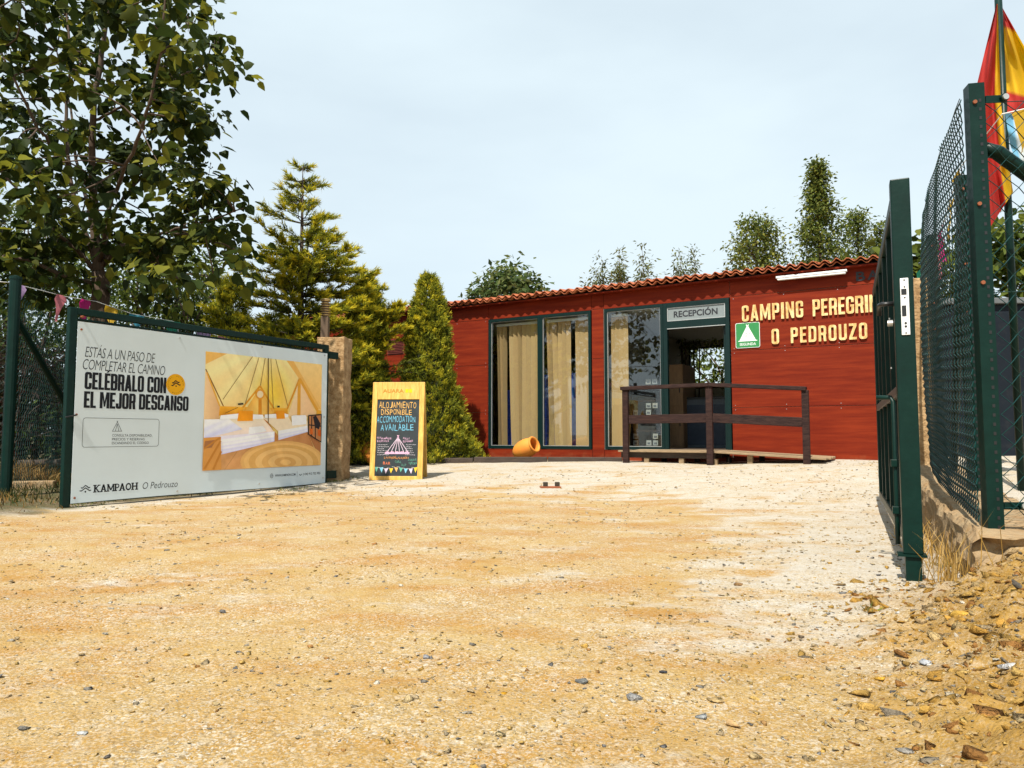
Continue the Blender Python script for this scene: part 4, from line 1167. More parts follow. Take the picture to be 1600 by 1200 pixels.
    def gq(q, fc, na=14, nb=12):
        lay[0] += 1; y = y0 - .00022 * lay[0]; b0 = len(ph.v)
        for i in range(na + 1):
            for j in range(nb + 1):
                a, b_ = i / na, j / nb
                X_ = (q[0][0] * (1 - a) + q[1][0] * a) * (1 - b_) + (q[3][0] * (1 - a) + q[2][0] * a) * b_
                Y_ = (q[0][1] * (1 - a) + q[1][1] * a) * (1 - b_) + (q[3][1] * (1 - a) + q[2][1] * a) * b_
                n_ = N(X_, Y_); ph.v.append((n_[0], y, n_[1])); ph.c.append(tuple(min(.88, q * 1.22) for q in srgb(*[max(0, min(255, c)) for c in fc(X_, Y_, a, b_)])[:3]))
        for i in range(na):
            for j in range(nb):
                k = b0 + i * (nb + 1) + j; ph.f.append((k, k + nb + 1, k + nb + 2, k + 1)); ph.m.append(0)
    def mixc(a, b, t): t = max(0, min(1, t)); return [p + (q - p) * t for p, q in zip(a, b)]
    def canvas(X_, Y_, a, b_):
        g = math.exp(-(((X_ - 570) / 130) ** 2 + ((Y_ - 430) / 190) ** 2))
        c = mixc((240, 208, 150), (234, 186, 112), b_ * 1.3); c = mixc(c, (232, 190, 126), max(0, a - .65) * 2.5)
        c = mixc(c, (240, 182, 58), g * .95)
        k = math.sin(math.atan2(X_ - 530, Y_ - 40) * 16) * 5
        return [c[0] + k, c[1] + k, c[2] + k]
    gq([(85, 92), (992, 200), (982, 980), (62, 1032)], canvas, 40, 30)
    pg([(85, 95), (230, 108), (85, 195)], (214, 166, 86))
    gq([(680, 164), (992, 202), (990, 560), (800, 330)], lambda X_, Y_, a, b_: mixc((234, 192, 128), (222, 172, 98), b_ * .7 + a * .3))
    pg([(680, 164), (740, 170), (990, 548), (945, 552), (790, 310)], (214, 164, 84))
    gq([(85, 235), (180, 525), (172, 640), (72, 640)], lambda X_, Y_, a, b_: mixc((222, 186, 138), (198, 156, 110), a))
    pl((85, 235), (212, 545), 8, (120, 84, 40)); pl((92, 260), (178, 525), 10, (206, 150, 50))
    gq([(178, 525), (692, 540), (692, 600), (172, 600)], lambda X_, Y_, a, b_: mixc((224, 160, 44), (196, 132, 28), b_ + .3 * math.sin(a * 20)))
    gq([(470, 370), (472, 370), (575, 590), (340, 590)], lambda X_, Y_, a, b_: mixc((230, 184, 96), (214, 160, 66), abs(a - .5) * 2))
    pg([(345, 530), (362, 512), (350, 590), (340, 590)], (214, 160, 66)); pg([(560, 520), (577, 540), (577, 590), (570, 590)], (214, 160, 66))
    for a, c_ in (((470, 365), (340, 535)), ((470, 365), (580, 545))): pl(a, c_, 13, (205, 140, 34))
    pg([(458, 460), (482, 460), (484, 590), (456, 590)], (196, 126, 30))
    pg([(470 + 36 * math.cos(i * .393), 430 + 40 * math.sin(i * .393)) for i in range(16)], (205, 140, 40))
    pg([(470 + 24 * math.cos(i * .393), 430 + 28 * math.sin(i * .393)) for i in range(16)], (226, 200, 160))
    gq([(789, 312), (792, 312), (944, 600), (692, 604)], lambda X_, Y_, a, b_: mixc((234, 200, 156), (216, 174, 128), a * .6 + b_ * .4))
    pl((790, 308), (688, 545), 14, (200, 136, 40)); pl((790, 308), (950, 555), 22, (205, 146, 52))
    pg([(775, 330), (800, 328), (800, 600), (770, 600)], (205, 146, 50))
    pg([(945, 552), (990, 560), (988, 600), (940, 598)], (210, 150, 44))
    for a, c_ in (((412, 131), (200, 472)), ((460, 136), (358, 505)), ((508, 141), (472, 362)), ((552, 147), (574, 540)), ((590, 152), (690, 520))): pl(a, c_, 4, (130, 100, 50))
    gq([(70, 905), (862, 728), (990, 985), (62, 1040)], lambda X_, Y_, a, b_: [c + 6 * math.sin(a * 40 + b_ * 9) for c in mixc((206, 152, 96), (170, 112, 66), a * .8)], 30, 12)
    pg([(862, 728), (986, 812), (982, 980), (900, 985), (930, 850)], (160, 104, 62))
    for k in range(6): pl((300 + k * 110, 880 - k * 26), (210 + k * 140, 1025 - k * 8), 4, (176, 122, 72))
    for k, (rx, ry, c_) in enumerate(((350, 165, (206, 158, 92)), (325, 150, (214, 168, 100)), (290, 135, (200, 152, 84)), (240, 112, (216, 172, 106)), (190, 88, (202, 154, 88)), (140, 64, (216, 172, 106)), (90, 42, (200, 150, 84)), (45, 22, (214, 168, 100)))):
        pts = []
        for i in range(40):
            a = 2 * math.pi * i / 40; X_, Y_ = 672 + rx * math.cos(a), 962 + ry * math.sin(a)
            pts.append((X_, min(Y_, 1031 - .0565 * (X_ - 62))))
        pg(pts, c_)
    gq([(180, 618), (490, 600), (582, 735), (72, 800)], lambda X_, Y_, a, b_: mixc((238, 208, 178), (222, 200, 190), b_))
    gq([(66, 770), (582, 722), (580, 800), (66, 935)], lambda X_, Y_, a, b_: (212, 206, 218))
    gq([(72, 630), (240, 626), (335, 705), (66, 782)], lambda X_, Y_, a, b_: [c + 7 * math.sin(X_ * .05 + Y_ * .09) for c in mixc((226, 226, 242), (192, 194, 222), b_)])
    gq([(180, 788), (582, 724), (580, 800), (186, 905)], lambda X_, Y_, a, b_: [c + 8 * math.sin(Y_ * .22 + X_ * .04) for c in mixc((232, 230, 244), (196, 194, 220), b_)], 20, 16)
    pg([(385, 690), (490, 680), (520, 720), (380, 748)], (226, 226, 240))
    pg([(182, 598), (312, 582), (308, 622), (176, 630)], (226, 226, 236)); pg([(408, 588), (490, 592), (490, 622), (408, 628)], (222, 222, 234))
    pg([(308, 564), (414, 562), (412, 640), (298, 642)], (222, 140, 20))
    pg([(490, 622), (520, 640), (612, 760), (604, 796), (582, 796), (582, 722)], (176, 116, 58))
    pg([(500, 622), (692, 606), (720, 650), (858, 640), (860, 722), (612, 790), (610, 722)], (228, 202, 172))
    gq([(612, 716), (858, 676), (862, 724), (612, 790)], lambda X_, Y_, a, b_: [c + 8 * math.sin(Y_ * .25 + X_ * .05) for c in mixc((230, 230, 244), (196, 196, 220), b_)])
    pg([(502, 590), (592, 584), (596, 616), (502, 618)], (224, 224, 236)); pg([(660, 580), (694, 590), (692, 608), (664, 612)], (222, 222, 234))
    pg([(590, 564), (660, 560), (664, 622), (596, 624)], (216, 136, 22))
    pg([(718, 604), (735, 596), (840, 594), (850, 610), (846, 664), (725, 676)], (224, 224, 240))
    pl((530, 142), (530, 655), 7, (90, 66, 36))
    pg([(62, 775), (182, 765), (186, 1024), (62, 1031)], (196, 136, 66)); pg([(75, 800), (150, 790), (120, 850), (68, 860)], (150, 100, 60))
    for a, c_ in (((66, 860), (180, 770)), ((70, 1020), (180, 800)), ((130, 1022), (184, 880))): pl(a, c_, 14, (176, 114, 44))
    pg([(866, 600), (980, 590), (984, 800), (868, 745)], (168, 112, 70))
    for a, c_ in (((868, 596), (866, 746)), ((982, 588), (984, 806)), ((866, 598), (984, 590)), ((868, 670), (984, 680)), ((868, 744), (984, 804)), ((925, 590), (928, 775)), ((895, 598), (893, 757))): pl(a, c_, 9, (38, 32, 30))
    pg([(905, 605), (935, 600), (975, 660), (960, 705), (925, 690)], (30, 28, 34)); pg([(880, 700), (905, 700), (905, 745), (880, 740)], (190, 90, 30)); pg([(950, 705), (978, 710), (978, 760), (950, 752)], (180, 84, 30))
    pl((300, 510), (340, 505), 14, (44, 40, 30)); pl((600, 528), (620, 526), 14, (44, 40, 30)); pl((210, 580), (300, 535), 4, (110, 74, 30))
    ph.build('photograph', M['photo'], e)
    for gx, gz_ in ((.11, .09), (.11, 1.80), (.095, .93), (1.24, 1.845), (1.27, .085), (2.45, 1.865), (2.45, .10), (3.58, 1.86), (3.59, .98), (3.59, .12)):
        q = MB(); q.tube([(gx - x_off, .0, gz_ - z_off), (gx - x_off, -.008, gz_ - z_off)], .011, 8); q.build('bolt', M['steel'] if gx > 1 else M['rust'], e)
banner()

# ------------------------------------------------------------------ pillars and garden lamp
def pillar(loc, rz, w_, d_, h, m, label, seed):
    o = empty('pillar', loc, rz); tag(o, label, 'pillar')
    bm = bmesh.new(); bmesh.ops.create_cube(bm, size=1)
    bmesh.ops.subdivide_edges(bm, edges=bm.edges[:], cuts=14, use_grid_fill=True)
    r = np.random.default_rng(seed)
    for v in bm.verts:
        v.co = Vector((v.co.x * w_, v.co.y * d_, (v.co.z + .5) * h))
        n = float(vnoise(np.array([v.co.x * 9 + v.co.y * 7 + seed]), np.array([v.co.z * 6]))[0])
        v.co.x += n * .02 * np.sign(v.co.x); v.co.y += n * .02 * np.sign(v.co.y); v.co.z += n * .012 * (v.co.z > h - .01)
    me = bpy.data.meshes.new('shaft'); bm.to_mesh(me); bm.free(); me.materials.append(m)
    s = bpy.data.objects.new('shaft', me); col.objects.link(s); s.parent = o
    b = s.modifiers.new('b', 'BEVEL'); b.width = .012; b.segments = 2; b.limit_method = 'ANGLE'; b.angle_limit = R(50)
    return o
pillar((-2.66, 10.98, -.02), R(-8), .42, .34, 2.19, M['stucco'], 'ochre rendered gate pillar at the end of the banner gate', 3)
pillar((3.86, 7.05, .1), R(-24), .34, .36, 2.10, M['stucco'], 'rough ochre concrete gate pillar between the open gate and the wire fence', 5)
def lamp():
    e = empty('bollard_lamp', (-2.81, 10.98, 2.165), 0); tag(e, 'small brown lamp with ribbed amber head on top of the ochre pillar', 'lamp')
    m = MB(); m.box(-.055, .055, -.055, .055, 0, .33); m.build('post', M['lampb'], e, bevel=.006)
    h = MB(); h.lathe([(.001, .33), (.05, .33), (.05, .58), (.001, .58)], None, 14); h.build('core', M['lampb'], e)
    r = MB()
    for i in range(7):
        z = .345 + i * .036; r.lathe([(.052, z), (.078, z + .004), (.078, z + .012), (.052, z + .016)], None, 16)
    r.lathe([(.001, .6), (.07, .598), (.075, .585), (.001, .582)], None, 16); r.build('ribs', M['lampg'], e)
lamp()

# ------------------------------------------------------------------ chalkboard sign
def chalkboard():
    c_ = at(618, 747, 10.7)
    e = empty('chalkboard_sign', (c_.x, 10.7, gz(c_.x, 10.7) + .0), R(-3)); tag(e, 'yellow wooden A-frame sign with a chalked blackboard beside the hedge', 'sign')
    W_, H_ = .775, 1.445; tilt = R(-7)
    Mf = Matrix.Translation((0, 0, 0)) @ Matrix.Rotation(tilt, 4, 'X')
    hw = W_ / 2
    f = MB()
    f.box(-hw, -hw + .075, 0, .035, 0, H_, M=Mf); f.box(hw - .075, hw, 0, .035, 0, H_, M=Mf)
    f.box(-hw + .0755, hw - .0755, .0, .035, 1.185, H_, M=Mf); f.box(-hw + .0755, hw - .0755, .0, .035, .0, .06, M=Mf)
    f.build('frame', M['wood_y'], e, bevel=.005)
    b = MB(); Mb = Matrix.Translation((0, .42, 0)) @ Matrix.Rotation(R(9), 4, 'X')
    b.box(-hw, -hw + .07, 0, .03, 0, 1.36, M=Mb); b.box(hw - .07, hw, 0, .03, 0, 1.36, M=Mb); b.box(-hw + .07, hw - .07, 0, .03, .1, .17, M=Mb); b.box(-hw + .07, hw - .07, .005, .02, .17, 1.3, M=Mb)
    b.build('rear_leg', M['wood_y'], e, bevel=.005)
    s = MB(); s.box(-hw + .0755, hw - .0755, .012, .028, .061, 1.184, M=Mf); s.build('blackboard', M['slate'], e)
    X = (Mf.to_3x3() @ Vector((1, 0, 0))); Z = (Mf.to_3x3() @ Vector((0, 0, 1)))
    bx0 = -hw + .0755; BWd = W_ - .151
    def P(a, h, y=.0105): return Mf @ Vector((bx0 + a * BWd, y, .061 + h * 1.123))
    t = MB()
    def hand(txt, a0, a1, h, hh, c, seed, bold=.004):
        r = random.Random(seed); n = len(txt); wch = [(.45 if ch in 'IÍ' else (1.15 if ch in 'MW' else .95)) for ch in txt]; tot = sum(wch); x = a0
        for ch, q in zip(txt, wch):
            w_ = (a1 - a0) * q / tot
            if ch != ' ':
                rot = r.uniform(-.07, .07); Xr = X * math.cos(rot) + Z * math.sin(rot); Zr = Z * math.cos(rot) - X * math.sin(rot)
                k = hh * r.uniform(.92, 1.08)
                write(t, ch, P(x, h + r.uniform(-.006, .006)), Xr, Zr, w_ * BWd * (.80 if ch != 'I' else .35), k, c, bold=bold - .006, fit=ch == 'J')
            x += w_
    yl, bl, pk, og, gr = (.62, .36, .10), (.13, .38, .52), (.60, .36, .50), (.62, .25, .06), (.10, .30, .22)
    hand('ALOJAMIENTO', .04, .94, .888, .090, yl, 1); hand('DISPONIBLE', .10, .84, .800, .080, yl, 2)
    hand('ACCOMMODATION', .00, .93, .698, .090, bl, 3); hand('AVAILABLE', .10, .90, .590, .095, bl, 4)
    def ln(a, b_, wd, c):
        A_, B_ = P(*a, .0100), P(*b_, .0100); d = (B_ - A_).normalized(); n_ = (X.cross(Z)).cross(d).normalized() * wd / 2
        t.poly([A_ - n_, B_ - n_, B_ + n_, A_ + n_], c)
    top = (.52, .50)
    for k in range(6): ln(top, (.25 + k * .107, .295), .008, (.62, .48, .58))
    ln((.22, .293), (.80, .293), .02, pk); ln((.50, .53), (.54, .49), .012, pk); ln((.54, .53), (.50, .49), .012, pk)
    for k in range(5):
        cx = .28 + k * .115
        t.poly([P(cx + .055 * math.cos(R(a)), .297 + .022 * math.sin(R(a)), .0098) for a in range(0, 181, 30)], pk)
    hand('TOTALMENTE', .02, .37, .478, .026, pk, 5, .01); hand('EQUIPADAS', .03, .31, .440, .026, pk, 6, .01)
    hand('FULLY', .64, .80, .478, .026, pk, 7, .01); hand('EQUIPPED', .64, .88, .440, .026, pk, 8, .01)
    r = random.Random(9)
    for k in range(6):
        for a0, a1 in ((.04, .32), (.70, .96)):
            x = a0 + r.uniform(0, .02); z = .405 - k * .026; e_ = a1 - r.uniform(0, .12)
            while x < e_:
                l = r.uniform(.015, .04); ln((x, z + r.uniform(-.004, .004)), (min(x + l, e_), z + r.uniform(-.004, .004)), .007, (.45, .42, .46)); x += l + .012
    hand('LAVANDERÍA/LAUNDRY', .21, .80, .222, .030, og, 10, .008); hand('BAR', .19, .37, .145, .040, (.55, .14, .06), 11, .012)
    hand('CHILL', .47, .62, .172, .03, gr, 12); hand('OUT', .62, .74, .128, .03, gr, 13); hand('ZONAS', .77, .98, .195, .030, gr, 14); hand('VERDES', .79, .99, .152, .030, gr, 15)
    cs = [gr, (.16, .42, .55), (.62, .48, .60), (.66, .45, .03), (.62, .34, .12), (.10, .34, .24), (.16, .42, .55), (.62, .48, .60), (.66, .45, .03)]
    for k, c in enumerate(cs):
        a = .04 + k * .115; z = .085 + .012 * math.cos(k * 1.4)
        t.poly([P(a - .045, z + .02), P(a + .045, z + .02 + .01 * math.sin(k)), P(a + .012 * math.sin(k * 2), z - .045)], c)
        if k: ln((a - .1, z + .025), (a - .03, z + .022), .006, (.4, .4, .38))
    t.build('chalk_writing', M['chalk'], e)
    m = MB(); write(m, 'AUARA', Mf @ Vector((-.235, -.0015, 1.285)), X, Z, .31, .055, (.40, .19, .025), bold=.02)
    for k, x in enumerate((.10, .155)):
        q = Vector((x, -.0015, 1.285)); s5 = [(0, 0), (.045, 0), (.045, .055), (0, .055)]
        m.poly([Mf @ (q + Vector((a, 0, b_))) for a, b_ in s5], (.80, .48, .015))
    m.build('heading', M['print'], e)
chalkboard()

# ------------------------------------------------------------------ open gate leaf on the right
def right_gate():
    e = empty('gate_leaf', RA, RRZ); tag(e, 'open dark green steel gate leaf seen edge-on with a steel lock plate on the right', 'gate')
    L2 = 3.16
    f = MB()
    f.box(-.03, .055, -.045, .045, .13, 2.035); f.box(L2 - .06, L2, -.03, .03, .17, 2.03)
    f.box(.055, L2 - .06, -.03, .03, 1.96, 2.03); f.box(.055, L2 - .06, -.03, .03, .165, .225)
    f.build('frame', M['green'], e, bevel=.006)
    q = MB(); q.box(.0555, L2 - .061, -.028, .028, .935, .99); q.build('mid_rail', mat('ground_reflection_rail', (.055, .034, .026), .55, var=.4, dirt=.3, dirtcol=(.02, .05, .04)), e, bevel=.004)  # brown reflection of the ground painted into the green rail's colour
    for k, x in enumerate((.38, .92, 1.48, 2.05, 2.6)):
        b = MB(); b.box(x, x + .055, -.022, .022, .226, .934); b.box(x, x + .055, -.022, .022, .991, 1.959); b.build('stile', M['green'], e, bevel=.003)
    w_ = MB(); wire_mesh(w_, .06, L2 - .06, .226, 1.96, -.028, .05, .05); w_.build('infill_mesh', M['wire'], e)
    p = MB(); p.box(-.036, -.0305, -.022, .016, 1.225, 1.515); lp = p.build('lock_plate', M['lampw'], e, bevel=.002)
    for a, b, c, d in ((-.012, .012, 1.43, 1.46), (-.008, .012, 1.32, 1.375)):
        h = MB(); h.box(-.0375, -.0362, a, b, c, d); h.build('lock_hole', M['black'], lp)
    for z in (1.505, 1.47, 1.415, 1.285, 1.268, 1.235):
        h = MB(); h.tube([(-.0362, -.003, z), (-.0376, -.003, z)], .004 if z > 1.3 or z < 1.24 else .006, 10); h.build('screw_hole', M['black'], lp)
    k = MB(); k.tube([(.04, .046, 1.40), (.04, .10, 1.40), (.07, .108, 1.40), (.16, .105, 1.39), (.17, .105, 1.36)], .012, 10); k.build('handle', M['black'], e, smooth=True)
    k = MB(); k.tube([(.05, .05, 1.30), (.05, .075, 1.30)], .016, 12); k.build('cylinder_lock', M['steel'], e)
    r = MB(); r.tube([(.30, .13, .925), (.29, .06, .925), (.27, .05, .90), (.27, .05, .30), (.27, .05, .14)], .013, 10); r.build('drop_bolt', M['green'], e, smooth=True)
    r = MB(); r.box(.245, .295, .028, .072, .55, .59); r.box(.245, .295, .028, .072, .30, .34); r.build('bolt_guide', M['green'], e, bevel=.003)
    b = MB(); b.box(-.035, .06, -.06, .07, .118, .130); b.build('foot_plate', M['green'], e)
    b = MB(); b.box(-.022, .05, -.036, .036, -.06, .1175); b.build('foot_post', M['green'], e, bevel=.004)
    for z in (.32, 1.55):
        b = MB(); b.box(L2 + .001, L2 + .32, -.02, .02, z, z + .07); b.build('hinge', M['green'] if z < 1 else M['black'], e)
    for z in (1.42, 1.12):
        b = MB(); b.box(L2 - 2.4, L2 - 2.39, .023, .03, z, z + .01); b.build('rivet', M['steel'], e)
right_gate()
g_ = on_ground(860, 762)
e = empty('gate_stop', (g_.x, g_.y, g_.z - .005), R(6)); tag(e, 'small rusty metal gate stop with two lugs set in the middle of the drive', 'gate stop')
m = MB(); m.box(-.13, .13, -.06, .06, 0, .022); m.build('base', M['rust'], e, bevel=.005)
for x in (-.09, .06):
    m = MB(); m.box(x, x + .055, -.03, .03, .022, .075); m.build('lug', mat('dark_lug', (.03, .022, .012), .7), e, bevel=.004)

# ------------------------------------------------------------------ low wall, fence and shed on the right
def low_wall():
    a = Vector((2.12, 3.42)); b = Vector((3.62, 6.8)); d = (b - a).normalized(); n_ = Vector((d.y, -d.x))
    L3 = (b - a).length
    o = empty('low_wall', (a.x, a.y, 0), math.atan2(d.y, d.x)); tag(o, 'low rough concrete wall carrying the wire fence behind the open gate', 'wall')
    nx, ny, nz = 70, 10, 10; wd = .42
    def pt(x, y, z):       # x along, y 0..wd (to the right = -y local), z 0..1
        top = .25 + .055 * x
        nn = lambda a_, b_: float(vnoise(np.array([a_]), np.array([b_]))[0])
        zz = -.08 + z * (top + .08)
        ex = .03 * nn(x * 4 + 11, z * 5) + .03 * nn(x * 13, z * 14) if y < .01 else 0
        ez = (.02 * nn(x * 5, y * 9 + 3) + .014 * nn(x * 17, y * 21)) if z > .99 else 0
        bx = (.10 * nn(y * 9 + 2, z * 6) + .05 * nn(y * 21, z * 19) + .10 * z) if x < .01 else 0
        rnd = .03 * (z > .99) * (y < .01)
        return (x + bx, -(y + ex + rnd * .6), zz + ez - rnd * .5)
    m = MB()
    def grid(f, na, nb):
        vs = [f(i / na, j / nb) for i in range(na + 1) for j in range(nb + 1)]
        m.add(vs, [(i * (nb + 1) + j, (i + 1) * (nb + 1) + j, (i + 1) * (nb + 1) + j + 1, i * (nb + 1) + j + 1) for i in range(na) for j in range(nb)])
    grid(lambda a_, b_: pt(a_ * L3, 0, b_), nx, nz); grid(lambda a_, b_: pt(a_ * L3, b_ * wd, 1), nx, ny)
    grid(lambda a_, b_: pt(0, a_ * wd, b_), ny, nz); grid(lambda a_, b_: pt(a_ * L3, wd, b_), nx, nz); grid(lambda a_, b_: pt(L3, a_ * wd, b_), ny, nz)
    o2 = m.build('core', M['concrete'], o)
    me = o2.data; bm = bmesh.new(); bm.from_mesh(me); bmesh.ops.remove_doubles(bm, verts=bm.verts, dist=.0008); bmesh.ops.recalc_face_normals(bm, faces=bm.faces); bm.to_mesh(me); bm.free()
low_wall()

def chain_link(mb, A_, B_, z0a, z1a, z0b, z1b, cell, r, sag=None, n=4):
    """diamond wire mesh between A_ and B_ (x,y), woven zigzag wires"""
    A_ = Vector(A_); B_ = Vector(B_); Lh = (B_ - A_).length; d = (B_ - A_) / Lh; nn = Vector((d.y, -d.x))
    cols_ = max(2, int(Lh / (cell / 2)))
    for i in range(cols_):
        u0 = i * cell / 2
        if u0 + cell / 2 > Lh: break
        pts = []
        f = u0 / Lh
        za = z0a + (z0b - z0a) * f; zb = z1a + (z1b - z1a) * f
        rows = int((zb - za) / (cell / 2))
        for k in range(rows + 1):
            # zigzag: each wire weaves over half a cell
            off = (k + i) % 2
            u_ = u0 + off * cell / 2; z = za + k * cell / 2
            w_ = (.006 if k % 2 else -.006)
            if sag: s_ = sag(u_ / Lh, (z - za) / (zb - za))
            else: s_ = 0
            p = A_ + d * u_ + nn * (w_ + s_)
            pts.append((p.x, p.y, z))
        mb.tube(pts, r, n, cap=False)

def right_fence():
    e = empty('wire_fence', (2.36, 3.6, .25)); tag(e, 'green chain-link fence on dark green posts standing on the low wall at the right', 'fence')
    o = e.location
    lean = .03
    def post(x, y, zb, zt, w_=.075, name='post'):
        m = MB(); c, n_ = math.cos(R(12)), math.sin(R(12))
        Mx = Matrix.Translation((x - o.x, y - o.y, 0 - o.z)) @ Matrix.Rotation(R(-12), 4, 'Z')
        m.box(-w_ / 2, w_ / 2, -.02, .05, zb, zt, M=Mx)
        k = zb + .05; m.mi = 1
        while k < zt - .08: m.box(.006, .018, -.0215, -.0202, k, k + .016, M=Mx); k += .045
        q = m.build(name, [M['green'], M['black']], e, bevel=.0004 if False else 0)
        for (px, zz) in ((.0, zt - .10), (.0, zt - .62), (.0, zb + 1.25)):
            c_ = MB(); c_.tube([Mx @ Vector((px - .012, -.021, zz)), Mx @ Vector((px - .012, -.030, zz))], .010, 8); c_.build('rivet', M['rust'], q)
        return q
    post(2.335, 3.6, .22, 2.485, .072)
    post(3.10, 4.95, .3, 2.50, .075)
    post(3.74, 6.45, .4, 2.50, .07)
    b = MB(); b.tube([Vector((2.38, 3.64, 2.17)) - o, Vector((2.46, 3.64, 2.15)) - o, Vector((3.25, 3.60, 1.50)) - o, Vector((4.45, 3.55, .30)) - o], .036, 12); b.build('brace', M['green'], e, smooth=True)
    b = MB(); b.tube([Vector((3.10, 4.99, 2.2)) - o, Vector((3.52, 5.9, .45)) - o], .03, 10); b.build('brace', M['green'], e, smooth=True)
    for zz in (2.40, .38):
        b = MB(); b.bar(Vector((2.375, 3.585, zz)) - o, Vector((2.47, 3.575, zz)) - o, .012, .035); b.tube([Vector((2.455, 3.572, zz)) - o, Vector((2.455, 3.555, zz)) - o], .020, 12); b.build('tension_clamp', M['green'], e)
        b = MB(); b.tube([Vector((2.455, 3.555, zz)) - o, Vector((2.455, 3.547, zz)) - o], .015, 12); b.build('clamp_bolt', M['steel'], e)
    w_ = MB()
    bulge = lambda f, h: .05 * math.sin(math.pi * f) + .05 * math.sin(math.pi * h) * math.sin(math.pi * f * 2.3) ** 2 + .003 * math.sin(f * 30 + h * 7)
    chain_link(w_, (2.30 - o.x, 3.62 - o.y), (3.70 - o.x, 6.5 - o.y), .30 - o.z, 2.44 - o.z, .50 - o.z, 2.47 - o.z, .060, .0028, lambda f, h: -bulge(f, h) - .02, 4)
    for z0, z1 in ((.33, .53), (1.4, 1.5), (2.42, 2.46)):
        w_.tube([Vector((2.30 + 1.4 * f - .03 - .9 * bulge(f, (z0 - .3) / 2.1), 3.62 + 2.88 * f, z0 + (z1 - z0) * f)) - o for f in np.linspace(0, 1, 24)], .0022, 4, cap=False)
    w_.build('mesh', M['wire'], e)
    w_ = MB()
    chain_link(w_, (2.37 - o.x, 3.575 - o.y), (4.6 - o.x, 3.50 - o.y),     .33 - o.z, 2.40 - o.z, .33 - o.z, 2.40 - o.z, .098, .0027, lambda f, h: .015 * math.sin(f * 9 + h * 5), 5)
    for z in (.37, 1.42, 2.38): w_.tube([Vector((2.37 + 2.2 * f, 3.575 - .07 * f, z + .02 * math.sin(f * 3.1))) - o for f in np.linspace(0, 1, 12)], .0024, 5, cap=False)
    w_.build('mesh', M['wire'], e)
right_fence()

def shed():
    e = empty('container', (4.56, 7.75, .2), R(-4)); tag(e, 'dark slate-grey steel container standing behind the wire fence', 'container')
    m = MB(); m.box(0, 4.2, 0, .95, .06, 1.90)
    m.build('body', M['container'], e, bevel=.01)
    for x in (.04, 1.1, 2.2):
        d = MB(); d.box(x, x + 1.02, -.022, -.001, .12, 1.82); d.build('door', M['container'], e, bevel=.006)
    t = MB(); t.box(-.04, 4.24, -.05, .99, 1.902, 1.965); t.build('roof', mat('grey_roof', (.11, .12, .125), .5, var=.2), e, bevel=.008)
    for x in (.1, 3.9):
        f = MB(); f.box(x, x + .2, .1, .85, -.1, .058); f.build('skid', M['dark'], e)
    for x in (1.0, 2.1):
        h = MB(); h.box(x - .03, x, -.05, -.023, .8, 1.05); h.build('handle', M['black'], e)
shed()


# ------------------------------------------------------------------ foliage tools
def unit(a):
    return a / np.maximum(np.linalg.norm(a, axis=-1, keepdims=True), 1e-9)
HEART = (np.array([(0, 0, 0), (.02, .30, .05), (.32, .46, .08), (.68, .27, .03), (1, 0, -.10), (.68, -.27, .03), (.32, -.46, .08), (.02, -.30, .05)]),
         np.array([(0, 4, 3, 2), (0, 6, 5, 4)]), np.array([(0, 2, 1), (0, 7, 6)]))
DIAM = (np.array([(0, 0, 0), (.45, .30, .05), (1, 0, -.05), (.45, -.30, .05)]), np.array([(0, 3, 2, 1)]), None)
BLADE = (np.array([(0, .5, 0), (0, -.5, 0), (1, 0, 0)]), np.array([(0, 1, 2)]), None)

def leaf_geo(P, D, Nn, L, W, cols, tmpl=DIAM):
    """P points, D leaf axis, Nn rough upper side, L length, W width factor -> V, F, C"""
    T, F1, F2 = tmpl
    D = unit(D); S = unit(np.cross(D, Nn)); U = np.cross(S, D)
    n = len(P); L = np.asarray(L)[:, None, None]; W = (np.asarray(W) * np.ones(n))[:, None, None]
    V = P[:, None, :] + D[:, None, :] * T[None, :, 0:1] * L + S[:, None, :] * T[None, :, 1:2] * W + U[:, None, :] * T[None, :, 2:3] * L
    k = len(T); off = (np.arange(n) * k)[:, None, None]
    Fs = [(F1[None] + off).reshape(-1, F1.shape[1])]
    if F2 is not None: Fs.append((F2[None] + off).reshape(-1, F2.shape[1]))
    return V.reshape(-1, 3), Fs, np.repeat(cols, k, 0)

def merge(parts):
    V = []; F = {}; C = []; b = 0
    for v, fs, c in parts:
        V.append(v); C.append(c)
        for f in fs: F.setdefault(f.shape[1], []).append(f + b)
        b += len(v)
    return np.concatenate(V), [np.concatenate(x) for x in F.values()], np.concatenate(C)

def pick(pal, n, r, jit=.2, p=None):
    pal = np.array(pal); c = pal[r.choice(len(pal), n, p=p)]
    return c * r.uniform(1 - jit, 1 + jit, (n, 1))

def cloud_leaves(centers, rad, per, L, pal, r, tmpl=DIAM, wf=.5, droop=.5, p=None):
    n = len(centers) * per
    c = np.repeat(centers, per, 0); rr = np.repeat(np.asarray(rad) * np.ones(len(centers)), per)
    o = r.normal(size=(n, 3)) * .5; P = c + o * rr[:, None]
    D = unit(o * np.array([1, 1, .3]) + r.normal(size=(n, 3)) * .6 + np.array([0, 0, -droop]))
    Nn = unit(r.normal(size=(n, 3)) * .55 + np.array([0, 0, 1.0]))
    l = L * r.uniform(.6, 1.2, n)
    return leaf_geo(P, D, Nn, l, l * wf * 2 if tmpl is DIAM else l * wf * 2, pick(pal, n, r, .25, p), tmpl)

GREEN = [(.035, .058, .012), (.055, .08, .014), (.085, .11, .02), (.024, .040, .010)]
BRIGHT = [(.10, .13, .022), (.15, .17, .026), (.07, .10, .02), (.045, .07, .015)]

